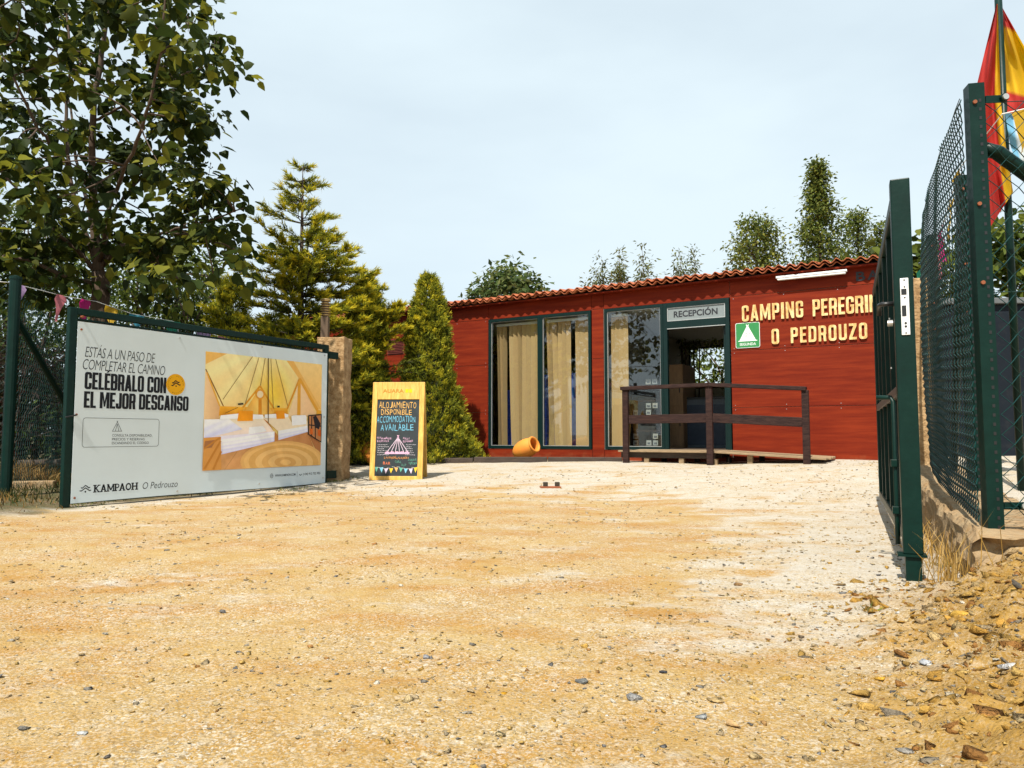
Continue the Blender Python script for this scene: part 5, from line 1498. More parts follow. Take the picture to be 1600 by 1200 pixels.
def limb_pts(a, b, r, sag=.15, n=7):
    a = np.array(a); b = np.array(b); d = np.linalg.norm(b - a); w_ = r.normal(size=3) * sag * d * .4
    return [a + (b - a) * t + w_ * math.sin(math.pi * t) + np.array([0, 0, sag * d * .3 * math.sin(math.pi * t)]) for t in np.linspace(0, 1, n)]

def broad_tree(name, label, base, ctr, rad, ncl, per, L, pal, seed, trunk_r=.1, group=None, cat='tree', hollow=.35, clr=.3, tmpl=DIAM, wf=.28, limbs=9, tips=None, bark='bark', p=None):
    r = np.random.default_rng(seed); base = np.array(base, float); ctr = np.array(ctr, float); rad = np.array(rad, float)
    o = empty(name, base); tag(o, label, cat, group)
    d = unit(r.normal(size=(ncl, 3))); q = r.uniform(hollow, 1, (ncl, 1)) ** .6
    wob = 1 + .22 * np.sin(d[:, :1] * 5 + seed) * np.cos(d[:, 2:] * 6 + seed * 2)
    cs = ctr + d * q * rad * wob
    if tips is not None: cs = np.concatenate([cs, np.array(tips)])
    cs = cs[cs[:, 2] > base[2] + .05]
    V, F, C = cloud_leaves(cs, clr, per, L, pal, r, tmpl, wf, .4, p)
    fmesh('crown', V - base, F, M['leaf'], o, cols=C)
    m = MB(); fork = base + (ctr - base) * .55
    m.tube([base - (0, 0, .1) - base, base + (fork - base) * .5 + r.normal(size=3) * .04 - base, fork - base], [trunk_r, trunk_r * .85, trunk_r * .7], 8)
    for i in range(limbs):
        e_ = cs[r.integers(len(cs))]
        pts = [q_ - base for q_ in limb_pts(fork - (0, 0, r.uniform(0, .3)), e_, r)]
        m.tube(pts, list(np.linspace(trunk_r * .5, trunk_r * .08, len(pts))), 6)
    m.build('trunk', M[bark], o, smooth=True)
    return o

# ------------------------------------------------------------------ the big broad-leaved tree by the banner
def big_tree():
    r = np.random.default_rng(11)
    base = np.array(at(160, 757, 10)); base[2] = gz(base[0], base[1]); o = empty('broadleaf_tree', base)
    tag(o, 'tall spreading tree with big heart-shaped leaves rising behind the banner gate', 'tree')
    lim = [([(160, 775, 10), (159, 600, 10), (158, 500, 10), (156, 425, 10)], .135, .115),
           ([(156, 430, 10), (149, 380, 10), (148, 330, 10), (143, 250, 9.9), (148, 150, 9.8), (163, 60, 9.8), (175, -60, 9.8)], .085, .025),
           ([(154, 425, 10), (138, 375, 10.05), (122, 330, 10.1), (108, 260, 10.2), (103, 180, 10.3), (110, 80, 10.3), (95, -40, 10.4)], .07, .02),
           ([(152, 430, 10), (125, 395, 9.9), (95, 370, 9.8), (45, 320, 9.6), (0, 265, 9.5), (-60, 200, 9.4)], .055, .018),
           ([(152, 445, 10), (120, 436, 9.85), (90, 427, 9.7), (40, 405, 9.5), (-40, 400, 9.3), (-120, 370, 9.2)], .06, .02),
           ([(158, 415, 10), (180, 388, 10), (215, 376, 9.95), (260, 362, 9.8), (325, 345, 9.6), (380, 325, 9.5)], .05, .014),
           ([(157, 412, 10), (166, 375, 10.1), (175, 340, 10.2), (195, 305, 10.3), (225, 275, 10.4), (255, 225, 10.5), (290, 160, 10.5)], .05, .014),
           ([(160, 412, 10), (195, 386, 9.8), (222, 396, 9.6), (250, 418, 9.5), (290, 440, 9.3), (335, 440, 9.2)], .045, .013),
           ([(156, 410, 10), (140, 330, 11), (120, 250, 12), (110, 170, 12.5), (90, 80, 12.8)], .06, .02),
           ([(156, 410, 10), (170, 330, 9.2), (198, 260, 8.6), (228, 180, 8.2), (250, 80, 8), (262, -40, 7.9)], .05, .015),
           ([(146, 300, 9.95), (100, 250, 9.3), (60, 200, 8.8), (20, 120, 8.5), (-20, 30, 8.4)], .045, .015),
           ([(145, 190, 9.85), (180, 172, 9.9), (225, 150, 10), (280, 120, 10.1), (325, 100, 10.2)], .035, .012),
           ([(260, 362, 9.8), (300, 368, 9.7), (345, 382, 9.6), (380, 395, 9.5)], .022, .010)]
    m = MB(); LP = []
    for pts, r0, r1 in lim:
        P3 = [np.array(at(*p)) for p in pts]
        # resample to a smooth curve
        tt = np.linspace(0, len(P3) - 1, (len(P3) - 1) * 4 + 1); A_ = np.array(P3)
        ext = np.vstack([2 * A_[0] - A_[1], A_, 2 * A_[-1] - A_[-2]]); out = []
        for t in tt:
            i = min(int(t), len(P3) - 2); f = t - i; p0, p1, p2, p3 = ext[i:i + 4]
            out.append(.5 * ((2 * p1) + (-p0 + p2) * f + (2 * p0 - 5 * p1 + 4 * p2 - p3) * f * f + (-p0 + 3 * p1 - 3 * p2 + p3) * f ** 3) + r.normal(size=3) * .008)
        k_ = 1 if r0 > .1 else (.85 if r0 > .08 else .62)
        m.tube([q - base for q in out], list(np.linspace(r0 * k_, r1 * k_, len(out))), 8)
        if pts[0][1] < 500: LP += out[4:]
    LP = np.array(LP)
    poly = [(-190, -110), (300, -110), (318, 10), (345, 60), (350, 108), (336, 150), (350, 165), (344, 238), (322, 262), (300, 272), (335, 288), (372, 286), (408, 332), (392, 372),
            (398, 402), (368, 432), (378, 446), (330, 462), (262, 478), (215, 440), (185, 420), (130, 455), (60, 470), (-190, 470)]
    gaps = [(212, 205, 30, .04), (222, 320, 34, .05), (178, 300, 22, .15), (240, 385, 26, .15), (180, 230, 26, .15), (60, 165, 22, .35), (30, 335, 24, .3), (118, 300, 16, .2), (15, 170, 24, .3),
            (90, 395, 26, .3), (312, 408, 20, .2), (160, 120, 22, .3), (255, 300, 18, .3), (200, 430, 30, .3), (158, 430, 34, .06), (146, 370, 22, .2), (75, 260, 20, .2), (280, 235, 22, .3), (60, 60, 20, .35), (240, 120, 18, .3), (40, 430, 30, .3), (300, 310, 16, .3)]
    def inside(u, v):
        c = False; j = len(poly) - 1
        for i in range(len(poly)):
            (a, b), (c2, d) = poly[i], poly[j]
            if (b > v) != (d > v) and u < (c2 - a) * (v - b) / (d - b) + a: c = not c
            j = i
        return c
    cs = []
    while len(cs) < 172:
        u, v = r.uniform(-190, 415), r.uniform(-110, 480)
        if not inside(u, v): continue
        if any((u - a) ** 2 + (v - b) ** 2 < q * q and r.random() > k for a, b, q, k in gaps): continue
        if u < 0 and r.random() < .45: continue
        Y = r.normal(10, 1.25); Y = min(max(Y, 7.6), 12.8)
        cs.append(np.array(at(u, v, Y)))
    cs = np.array(cs)
    for c in cs:
        i = np.argmin(((LP - c) ** 2).sum(1) + .15 * np.abs(LP[:, 2] - c[2] + .4))
        m.tube([q - base for q in limb_pts(LP[i], c, r, .12, 6)], list(np.linspace(.013, .004, 6)), 5, cap=False)
    m.build('trunk', M['bark'], o, smooth=True)
    per = 40; n = len(cs) * per
    c = np.repeat(cs, per, 0); off = r.normal(size=(n, 3)) * np.array([.155, .2, .11])
    P = c + off
    D = unit(off * np.array([1, 1, .2]) * 2.2 + r.normal(size=(n, 3)) * .35 + np.array([0, 0, -.42]))
    Nn = unit(r.normal(size=(n, 3)) * .42 + np.array([0, 0, 1.]))
    l = r.uniform(.075, .185, n) * r.choice([1, 1, 1.15], n)
    C = pick([(.026, .042, .009), (.040, .056, .010), (.075, .088, .012), (.17, .17, .018), (.016, .027, .007)], n, r, .25, [.28, .27, .18, .13, .14])
    V, F, Cc = leaf_geo(P, D, Nn, l, l * .98, C, HEART)
    fmesh('crown', V - base, F, M['leaf'], o, cols=Cc)
    # seed panicles: tiny beads on upright stalks
    for c in cs[r.choice(len(cs), 46, replace=False)]:
        s = MB()
        a = c - base + np.array([0, 0, .12]); h = r.uniform(.12, .24)
        s.tube([a, a + np.array([r.normal() * .02, r.normal() * .02, h])], .003, 4, cap=False)
        for k in range(7):
            q = a + np.array([r.normal() * .035, r.normal() * .035, h * r.uniform(.2, 1.05)])
            s.lathe([(.001, -.012), (.011, 0), (.001, .012)], Matrix.Translation(Vector(q)), 5)
        s.build('seed_panicle', M['bark_dark'], o)
big_tree()

# ------------------------------------------------------------------ golden conifers
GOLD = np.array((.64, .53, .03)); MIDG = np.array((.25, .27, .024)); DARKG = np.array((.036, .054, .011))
def fronds(axis0, axis1, rf, nb, ns, nbl, r, up=.35, bl=.10, bw_=.017, az=None, zr=(0, 1), gold=1.0, droop=0.0):
    """layered branches with feathery sprigs; rf(h) branch length"""
    parts = []; bones = []
    a0 = np.array(axis0); a1 = np.array(axis1)
    for i in range(nb):
        h = zr[0] + (zr[1] - zr[0]) * ((i + r.random()) / nb); h += .5 * (round(h / .062) * .062 - h)
        phi = r.uniform(0, 2 * np.pi) if az is None else r.uniform(*az)
        Lb = rf(h) * r.uniform(.55, 1.18)
        o = a0 + (a1 - a0) * h; dh = np.array([math.cos(phi), math.sin(phi), 0]); side = np.array([-math.sin(phi), math.cos(phi), 0])
        u1 = up * r.uniform(.3, 1.2); cv = r.uniform(-.12, .22)
        f = lambda t: o + dh * Lb * t + np.array([0, 0, 1]) * Lb * (u1 * t + cv * t * t - droop * t * t) + side * Lb * .06 * np.sin(t * 4 + i)
        bones.append([f(t) for t in np.linspace(0, .97, 6)])
        k = max(4, int(ns * (.35 + .65 * Lb / max(.05, rf(zr[0])))))
        t = np.sqrt(r.uniform(.03, 1, k))
        pos = np.array([f(x) for x in t])
        sg = r.choice([-1, 1], k)[:, None]
        tan = dh + np.array([0, 0, u1])
        sd = unit(tan * r.uniform(.6, 1.1, (k, 1)) + side * sg * r.uniform(.25, .95, (k, 1)) + np.array([0, 0, 1]) * r.uniform(-.05, .5, (k, 1)) + r.normal(size=(k, 3)) * .12)
        sl = r.uniform(.55, 1.1, k) * bl * 2.2 * (1.1 - .45 * t)
        s = r.random((k, nbl)) ** .8
        P = pos[:, None] + sd[:, None] * (s * sl[:, None])[..., None] + r.normal(size=(k, nbl, 3)) * .008
        D = unit(sd[:, None] + r.normal(size=(k, nbl, 3)) * .40 + np.array([0, 0, .12]))
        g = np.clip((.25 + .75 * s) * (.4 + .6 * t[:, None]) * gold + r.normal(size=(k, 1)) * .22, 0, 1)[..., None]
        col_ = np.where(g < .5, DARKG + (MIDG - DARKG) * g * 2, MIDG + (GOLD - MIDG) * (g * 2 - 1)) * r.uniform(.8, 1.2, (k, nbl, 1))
        n = k * nbl
        l = (bl * r.uniform(.5, 1.1, n))
        parts.append(leaf_geo(P.reshape(-1, 3), D.reshape(-1, 3), unit(r.normal(size=(n, 3)) + (0, 0, .6)), l, bw_, col_.reshape(-1, 3), BLADE))
        # bare whip at the tip
    return parts, bones
def dense_cone(base, h, rf, nt, nbl, r, bl=.085, bw_=.017, gold=.55, lean=(0, 0)):
    t = np.where(r.random(nt) < .2, r.uniform(.6, 1, nt), 1 - np.sqrt(1 - r.random(nt) * .9995)); phi = r.uniform(0, 2 * np.pi, nt)
    lump = 1 + .16 * np.sin(phi * 3 + t * 17) * np.cos(t * 23 + phi) + .10 * np.sin(phi * 7 - t * 41) + r.normal(size=nt) * .05
    rad = np.array([rf(x) for x in t]) * lump * np.where(r.random(nt) < .8, 1, r.uniform(.6, 1, nt))
    out = np.stack([np.cos(phi), np.sin(phi), np.zeros(nt)], -1)
    P0 = np.array(base) + out * rad[:, None] + np.stack([lean[0] * t, lean[1] * t, t * h], -1)
    ax = unit(out * r.uniform(.35, .85, (nt, 1)) + np.array([0, 0, .75]) + r.normal(size=(nt, 3)) * .22)
    s = r.random((nt, nbl)); L0 = bl * 1.5 * r.uniform(.6, 1.25, nt)
    P = P0[:, None] + ax[:, None] * (s * L0[:, None])[..., None] + r.normal(size=(nt, nbl, 3)) * .016
    D = unit(ax[:, None] + r.normal(size=(nt, nbl, 3)) * .42)
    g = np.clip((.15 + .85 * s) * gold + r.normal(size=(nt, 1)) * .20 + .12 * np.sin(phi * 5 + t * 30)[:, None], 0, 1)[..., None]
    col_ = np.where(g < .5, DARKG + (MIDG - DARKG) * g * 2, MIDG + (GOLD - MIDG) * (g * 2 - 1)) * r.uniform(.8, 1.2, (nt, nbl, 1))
    n = nt * nbl
    return leaf_geo(P.reshape(-1, 3), D.reshape(-1, 3), unit(r.normal(size=(n, 3)) + (0, 0, .5)), bl * r.uniform(.5, 1.1, n), bw_, col_.reshape(-1, 3), BLADE)
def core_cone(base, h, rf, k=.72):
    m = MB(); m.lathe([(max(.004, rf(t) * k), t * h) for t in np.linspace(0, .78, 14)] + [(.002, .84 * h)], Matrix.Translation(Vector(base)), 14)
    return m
def conifer(name, label, base, parts, bones, h, tr, core=None, group=None):
    base = np.array(base); o = empty(name, base); tag(o, label, 'tree', group)
    V, F, C = merge(parts)
    fmesh('crown', V - base, F, M['needle'], o, cols=C)
    m = MB(); m.tube([(0, 0, -.1), (.01, .01, h * .5), (0, 0, h * (.97 if core is None else .8))], [tr, tr * .6, .006], 8)
    for b in bones: m.tube([p - base for p in b], list(np.linspace(.012, .003, len(b))), 4, cap=False)
    m.build('trunk', M['bark_dark'], o, smooth=True)
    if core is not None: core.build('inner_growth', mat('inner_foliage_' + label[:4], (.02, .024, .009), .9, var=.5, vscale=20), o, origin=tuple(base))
    return o
def conifers():
    # tall open one
    r = np.random.default_rng(21); b = np.array((-3.78, 13.0, .05)); h = 5.58
    top = b + (0, 0, h)
    rf = lambda x: min(2.25 * (1 - x) ** .86, 1.42) + .05
    prof = lambda x: float(np.interp(x, [.1, .5, .62, .70, .74, .80, .90, .985], [1.45, 1.32, 1.15, .95, .66, .55, .42, .10]))
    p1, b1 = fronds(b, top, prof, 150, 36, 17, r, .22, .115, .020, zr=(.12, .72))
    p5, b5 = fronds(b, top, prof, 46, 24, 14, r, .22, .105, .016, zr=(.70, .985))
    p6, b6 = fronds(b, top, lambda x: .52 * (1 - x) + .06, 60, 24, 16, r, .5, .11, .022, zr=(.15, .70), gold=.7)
    p1 += p5 + p6; b1 += b5
    tip = np.array(top)
    conifer('golden_conifer', 'tallest golden conifer with open layered feathery branches behind the pillar', b, p1, b1, h + .1, .10)
    # dense cone left with plume branches to its right
    r = np.random.default_rng(22); b = np.array((-2.75, 13.75, .2)); h = 3.5
    rf = lambda x: .60 * (1 - x) ** .78 * (1 + .25 * math.sin(x * 9)) + .04
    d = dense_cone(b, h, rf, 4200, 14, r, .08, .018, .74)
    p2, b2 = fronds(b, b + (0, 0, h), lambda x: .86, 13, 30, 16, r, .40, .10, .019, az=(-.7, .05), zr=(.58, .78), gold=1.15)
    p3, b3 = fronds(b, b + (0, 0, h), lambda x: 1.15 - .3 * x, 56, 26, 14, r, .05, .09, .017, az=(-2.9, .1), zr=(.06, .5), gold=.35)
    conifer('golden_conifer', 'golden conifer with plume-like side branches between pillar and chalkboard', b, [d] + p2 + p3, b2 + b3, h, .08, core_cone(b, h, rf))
    # neat dense cone before the wall
    r = np.random.default_rng(23); b = np.array((-1.60, 14.0, .2)); h = 3.55
    rf = lambda x: .84 * (1 - x) ** .84 * (.88 + .14 * math.sin(x * 7 + 1.2)) + .05
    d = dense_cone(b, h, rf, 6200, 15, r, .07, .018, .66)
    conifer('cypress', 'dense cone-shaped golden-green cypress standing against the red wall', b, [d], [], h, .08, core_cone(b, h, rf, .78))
    # lower golden bush conifer left
    r = np.random.default_rng(24); b = np.array((-5.25, 13.6, .05)); h = 3.55
    rf = lambda x: .62 * (1 - x) ** .75 + .05
    d = dense_cone(b, h, rf, 2600, 13, r, .09, .018, .72)
    p4, b4 = fronds(b, b + (0, 0, h), lambda x: .85 - .4 * x, 40, 18, 12, r, .3, .10, .017, zr=(.3, .9))
    conifer('golden_conifer', 'short golden conifer half hidden by the big tree, left of the tallest conifer', b, [d] + p4, b4, h, .07, core_cone(b, h, rf))
    r = np.random.default_rng(25); b = np.array((-4.55, 13.9, .05)); h = 2.9
    rf = lambda x: .6 * (1 - x) ** .6 + .05
    conifer('golden_conifer', 'low yellow-green conifer filling the gap below the tallest conifer', b, [dense_cone(b, h, rf, 2200, 12, r, .09, .018, .6)], [], h, .06, core_cone(b, h, rf))
conifers()

# ------------------------------------------------------------------ other trees
GB = 'trees behind the red building'
def P3(u, v, Y): return tuple(at(u, v, Y))
def back_trees():
    x, y, z = at(795, 470, 19)
    broad_tree('round_tree', 'round-headed dark green tree rising above the middle of the tiled eave', (x, 19, .2), (x + .02, 19, 3.9), (1.0, .95, 1.15), 150, 34, .19, [(.07, .11, .03), (.12, .16, .05), (.04, .07, .02), (.18, .21, .07)], 31, .1, GB, clr=.30, hollow=.5, wf=.42,
               tips=[P3(790, 420, 19), P3(800, 415, 19.1), P3(780, 432, 19), P3(815, 430, 19), P3(830, 445, 19), P3(757, 455, 18.9), P3(842, 460, 19)])
    x = at(706, 470, 18).x
    broad_tree('round_tree', 'small dark green treetop just showing above the eave right of the cypress', (x, 18, .2), (x, 18, 3.55), (.48, .45, .62), 34, 22, .16, [(.05, .085, .028), (.085, .12, .04), (.03, .055, .018)], 32, .06, GB, clr=.24, wf=.3)
    aspen = [(.105, .14, .03), (.16, .19, .04), (.07, .10, .025), (.23, .235, .045)]
    def poplar(u, vt, wpx, Y, seed, label, n, narrow=.8, L=.11):
        t = at(u, vt, Y); H = t.z; r = np.random.default_rng(seed); cs = []
        rw = wpx / 2 / FPX * Y
        for i in range(n):
            f = r.random() ** .75; rr = rw * (1 - f) ** narrow + .06; a = r.uniform(0, 6.283); q = math.sqrt(r.uniform(.05, 1))
            w_ = 1 + .25 * math.sin(a * 3 + f * 11)
            cs.append((t.x + rr * q * w_ * math.cos(a), Y + rr * q * w_ * math.sin(a), .5 + (H - .5) * f + .15 * q))
        cs = np.array(cs); base = np.array((t.x, Y, .2)); o = empty('poplar_tree', base); tag(o, label, 'tree', GB)
        V, F, C = cloud_leaves(cs, .20, 26, L, aspen, r, DIAM, .42, .3)
        fmesh('crown', V - base, F, M['leaf'], o, cols=C)
        m = MB(); m.tube([(0, 0, -.1), (.05, 0, H * .4), (0, .03, H * .75), (0, 0, H - .25)], [.10, .07, .035, .006], 7)
        for c in cs[r.choice(len(cs), min(60, len(cs)), replace=False)]:
            z0 = max(.3, c[2] - .2 - .55 * math.hypot(c[0] - t.x, c[1] - Y)); m.tube([q - base for q in limb_pts((t.x, Y, z0), c, r, .08, 5)], [.018, .014, .010, .006, .003], 5, cap=False)
        m.build('trunk', M['bark'], o, smooth=True)
    poplar(1277, 262, 215, 18.5, 41, 'tallest airy poplar rising behind the right end of the tiled roof', 470, 1.05)
    poplar(1182, 350, 175, 18.0, 42, 'broad airy poplar behind the roof, left of the tallest one', 430, .42)
    poplar(1340, 338, 120, 19.5, 43, 'thin sparse poplar behind the roof, right of the tallest one', 230, .6)
    poplar(1375, 356, 80, 19.0, 44, 'sparse poplar partly hidden by the open gate leaf', 150, .6)
    # thin saplings
    def sapling(u, vt, Y, seed, label, spread=.30, n=4):
        r = np.random.default_rng(seed); t = at(u, vt, Y); base = np.array((t.x, Y, .2)); o = empty('sapling', base); tag(o, label, 'tree', GB)
        m = MB(); cs = []
        for k in range(n):
            tip = np.array(t) + (0 if k == 0 else 1) * np.array((r.normal() * spread, r.normal() * .3, -r.uniform(.15, .8)))
            pts = limb_pts(base + (0, 0, .3 * k), tip, r, .03, 9); m.tube([q - base for q in pts], list(np.linspace(.025, .004, 9)), 5, cap=False)
            for f in np.linspace(.50, 1, 26): cs.append(pts[0] + (tip - pts[0]) * f + r.normal(size=3) * (.03 + .22 * (1 - f)))
        m.build('trunk', M['bark'], o)
        V, F, C = cloud_leaves(np.array(cs), .14, 18, .115, [(.13, .15, .05), (.19, .20, .07), (.08, .10, .03)], r, DIAM, .30, .2)
        fmesh('crown', V - base, F, M['leaf'], o, cols=C)
    sapling(1003, 386, 18.5, 51, 'tallest thin sapling above the eave left of the entrance', .32, 6)
    sapling(941, 406, 18.3, 52, 'short bushy sapling at the left of the group above the eave', .22, 4)
    sapling(968, 395, 18.4, 53, 'slim sapling between the bushy one and the tallest sapling', .16, 3)
    sapling(1083, 388, 18.6, 54, 'leaning slim sapling above the reception lettering', .10, 3)
    sapling(1062, 398, 18.2, 55, 'small sapling just left of the leaning one above the entrance', .2, 4)
    # seen through the rear window and at both sides
    broad_tree('leafy_tree', 'sunlit leafy tree seen through the open door and the rear window', (6.6, 22.5, .2), (6.6, 22.5, 2.9), (2.6, 1.2, 2.2), 230, 22, .2, BRIGHT, 61, .1, GB, clr=.34, wf=.3)
    broad_tree('leafy_tree', 'bright leafy tree behind the dark container at the right edge', (9.9, 14, .25), (9.8, 14, 3.7), (1.6, 1.4, 1.3), 130, 24, .19, BRIGHT, 62, .12, None, clr=.36, tmpl=HEART, wf=.42)
    broad_tree('leafy_tree', 'small bright tree showing between open gate and concrete pillar', (6.9, 12.9, .25), (6.75, 12.6, 3.15), (.75, .7, .95), 50, 20, .17, BRIGHT, 63, .07, None, clr=.3, tmpl=HEART, wf=.42)
    # left background
    GL = 'trees behind the banner gate'
    broad_tree('leafy_tree', 'dark leafy tree behind the left fence post', (-10.0, 15, 0), (-9.9, 15, 3.0), (1.7, 1.4, 1.7), 150, 24, .17, GREEN, 71, .12, GL, clr=.34, wf=.33)
    broad_tree('leafy_tree', 'sunlit green tree seen under the big tree just above the gate rail', (-7.6, 16.5, 0), (-7.9, 16.5, 3.9), (1.45, 1.2, 1.35), 110, 22, .17, BRIGHT, 72, .1, GL, clr=.32, wf=.33)
    broad_tree('leafy_tree', 'half-shaded green tree seen between the big trunk and the golden conifers', (-6.6, 15.5, 0), (-6.75, 15.6, 3.55), (1.1, 1.0, 1.1), 90, 24, .16, GREEN + BRIGHT[:2], 73, .09, GL, clr=.32, wf=.33)
    broad_tree('leafy_tree', 'tall green tree far left beyond the grass', (-12.8, 18.5, 0), (-12.6, 18.5, 4.6), (2.3, 1.8, 2.4), 150, 24, .2, GREEN + BRIGHT[:1], 74, .15, GL, clr=.45, wf=.33)
    broad_tree('leafy_tree', 'distant green tree behind the big trunk', (-11.2, 21, 0), (-11.2, 21, 4.8), (2.0, 1.6, 2.0), 110, 22, .2, GREEN + BRIGHT[:2], 75, .15, GL, clr=.45, wf=.33)
    PLUM = [(.035, .016, .014), (.05, .022, .016), (.025, .022, .012), (.03, .036, .012)]
    broad_tree('shrub', 'dark purple-leaved shrub behind the brace of the left fence', (-8.55, 12.6, 0), (-8.5, 12.6, 1.35), (1.25, .8, 1.15), 110, 26, .12, PLUM, 76, .05, GL, 'shrub', clr=.3, wf=.3, limbs=14, bark='bark_dark')
    broad_tree('shrub', 'dark shrub at the left edge behind the fence post', (-10.6, 12.8, 0), (-10.6, 12.8, 1.4), (1.3, .9, 1.2), 100, 26, .13, PLUM[2:] + GREEN[:2], 77, .05, GL, 'shrub', clr=.32, wf=.3, limbs=12, bark='bark_dark')
    broad_tree('shrub', 'dark green shrub directly behind the banner gate', (-6.4, 12.2, 0), (-6.4, 12.2, 1.0), (1.3, .8, .95), 90, 24, .13, GREEN, 78, .05, GL, 'shrub', clr=.3, wf=.3, limbs=12, bark='bark_dark')
back_trees()
def hedge():
    r = np.random.default_rng(79); base = np.array((-8.6, 14.2, 0)); o = empty('hedge', base); tag(o, 'dense dark hedge closing the view behind the left fence and banner gate', 'hedge')
    cs = np.stack([r.uniform(-14.5, -3.9, 640), 14.2 + r.normal(size=640) * .40, r.uniform(0, 1, 640) ** .9 * 1.9], -1)
    cs[:, 2] *= 1 + .16 * np.sin(cs[:, 0] * 1.9)
    V, F, C = cloud_leaves(cs, .34, 44, .14, [(.022, .030, .009), (.034, .042, .011), (.016, .02, .008), (.03, .018, .012)], r, DIAM, .36, .3)
    fmesh('foliage', V - base, F, M['leaf'], o, cols=C)
    m = MB()
    for x in np.arange(-14, -4, .35): m.tube([(x - base[0], r.normal() * .1, -.05), (x - base[0] + r.normal() * .1, r.normal() * .15, .8), (x - base[0] + r.normal() * .25, r.normal() * .2, 1.6)], [.03, .022, .008], 5)
    m.build('stems', M['bark_dark'], o)
hedge()
r_ = np.random.default_rng(8)
def far_wood():
    cs = []
    for i in range(420):
        a = r_.uniform(-1.25, 1.25); d = r_.uniform(44, 60); cs.append((d * math.sin(a), d * math.cos(a), r_.uniform(.2, 4.0 + 1.4 * math.sin(a * 9))))
    V, F, C = cloud_leaves(np.array(cs), 2.2, 34, .62, GREEN + BRIGHT[:1], r_, DIAM, .4, .2)
    tag(fmesh('woodland', V, F, M['leaf'], cols=C), 'distant green woodland closing the horizon', 'woodland', kind='stuff')
far_wood()

# ------------------------------------------------------------------ grass
def grass(name, label, pts, Ls, pal, r, lean=.35, w_=.006):
    pts = np.asarray(pts); n = len(pts); z = ground_z(pts[:, 0], pts[:, 1]); P = np.stack([pts[:, 0], pts[:, 1], z - .01], -1)
    D = unit(r.normal(size=(n, 3)) * lean + (0, 0, 1)); s = np.cross(D, unit(r.normal(size=(n, 3))))
    s = unit(s); c = pick(pal, n, r, .25); L = np.asarray(Ls)[:, None]
    bend = r.normal(size=(n, 3)) * .35; bend[:, 2] = -.15
    a = P - s * w_; b = P + s * w_; m1 = P + D * L * .55 - s * w_ * .7; m2 = P + D * L * .55 + s * w_ * .7; t = P + D * L + bend * L * .5
    V = np.stack([a, b, m1, m2, t], 1).reshape(-1, 3); k = (np.arange(n) * 5)[:, None]
    F = [np.array([[0, 1, 3, 2]]) + k, np.array([[2, 3, 4]]) + k]
    o = fmesh(name, V, F, M['dry'], cols=np.repeat(c, 5, 0)); tag(o, label, 'grass', kind='stuff')
def grasses():
    r = np.random.default_rng(91)
    # green grass behind the gate and fence
    n = 16000; y = r.uniform(5.8, 15, n); x = r.uniform(-11, -2.6, n)
    gy = (x - GA.x) * -0.868 + (y - GA.y) * 0.496; gx = (x - GA.x) * .496 + (y - GA.y) * .868
    k = (((gy > .12) & (gx > -.3)) | ((x < -4.75) & (gx <= -.3))) & (gx < 4.6) & (vnoise(x * 2, y * 2) > -.25)
    pts = np.stack([x[k], y[k]], -1)
    grass('grass', 'unkempt green grass behind the banner gate and left fence', pts, r.uniform(.06, .17, len(pts)), [(.035, .055, .012), (.06, .075, .015), (.11, .085, .025), (.025, .04, .01)], r)
    # straw on the left bank
    c = np.array([(-6.35, 9.1), (-6.15, 9.4), (-6.5, 9.3), (-6.6, 9.0), (-6.3, 9.6), (-6.45, 9.2), (-5.0, 7.2)])
    q = c[r.choice(len(c), 1900)] + r.normal(size=(1900, 2)) * .22; q = q[(q[:, 0] < -4.38)]
    grass('dry_grass', 'straw-coloured dry grass tufts on the bank at the left edge', q, r.uniform(.05, .30, len(q)) * np.where(q[:, 1] < 8, .5, 1.5), [(.30, .18, .05), (.24, .13, .035), (.38, .25, .09), (.14, .08, .025)], r, .5, .0045)
    # straw along the low wall by the gate post
    n = 330; f = r.random(n) ** 1.8; x = 2.10 + 1.2 * f + r.normal(size=n) * .06; y = 3.45 + 2.7 * f + r.normal(size=n) * .07
    x = x - .05
    grass('dry_grass', 'thin dry stalks growing along the low wall behind the open gate', np.stack([x, y], -1), r.uniform(.08, .34, n) * (1 - .5 * f), [(.44, .27, .07), (.36, .21, .05), (.5, .34, .13)], r, .22, .0028)
    # weeds and small tufts
    q = np.concatenate([np.array(on_ground(u, v))[None, :2] + r.normal(size=(k, 2)) * s for u, v, k, s in ((1352, 955, 22, .025), (1480, 885, 60, .03), (1595, 812, 160, .07), (540, 748, 120, .12), (520, 752, 160, .10), (460, 765, 140, .14), (130, 790, 100, .1))])
    grass('weeds', 'small green weeds and tufts at the pillar foot, the gate post and the fence', q, r.uniform(.02, .065, len(q)), [(.12, .16, .025), (.08, .11, .02), (.22, .19, .06)], r, .7, .005)
    # leaf litter below the pillar and at the bank edge
grasses()

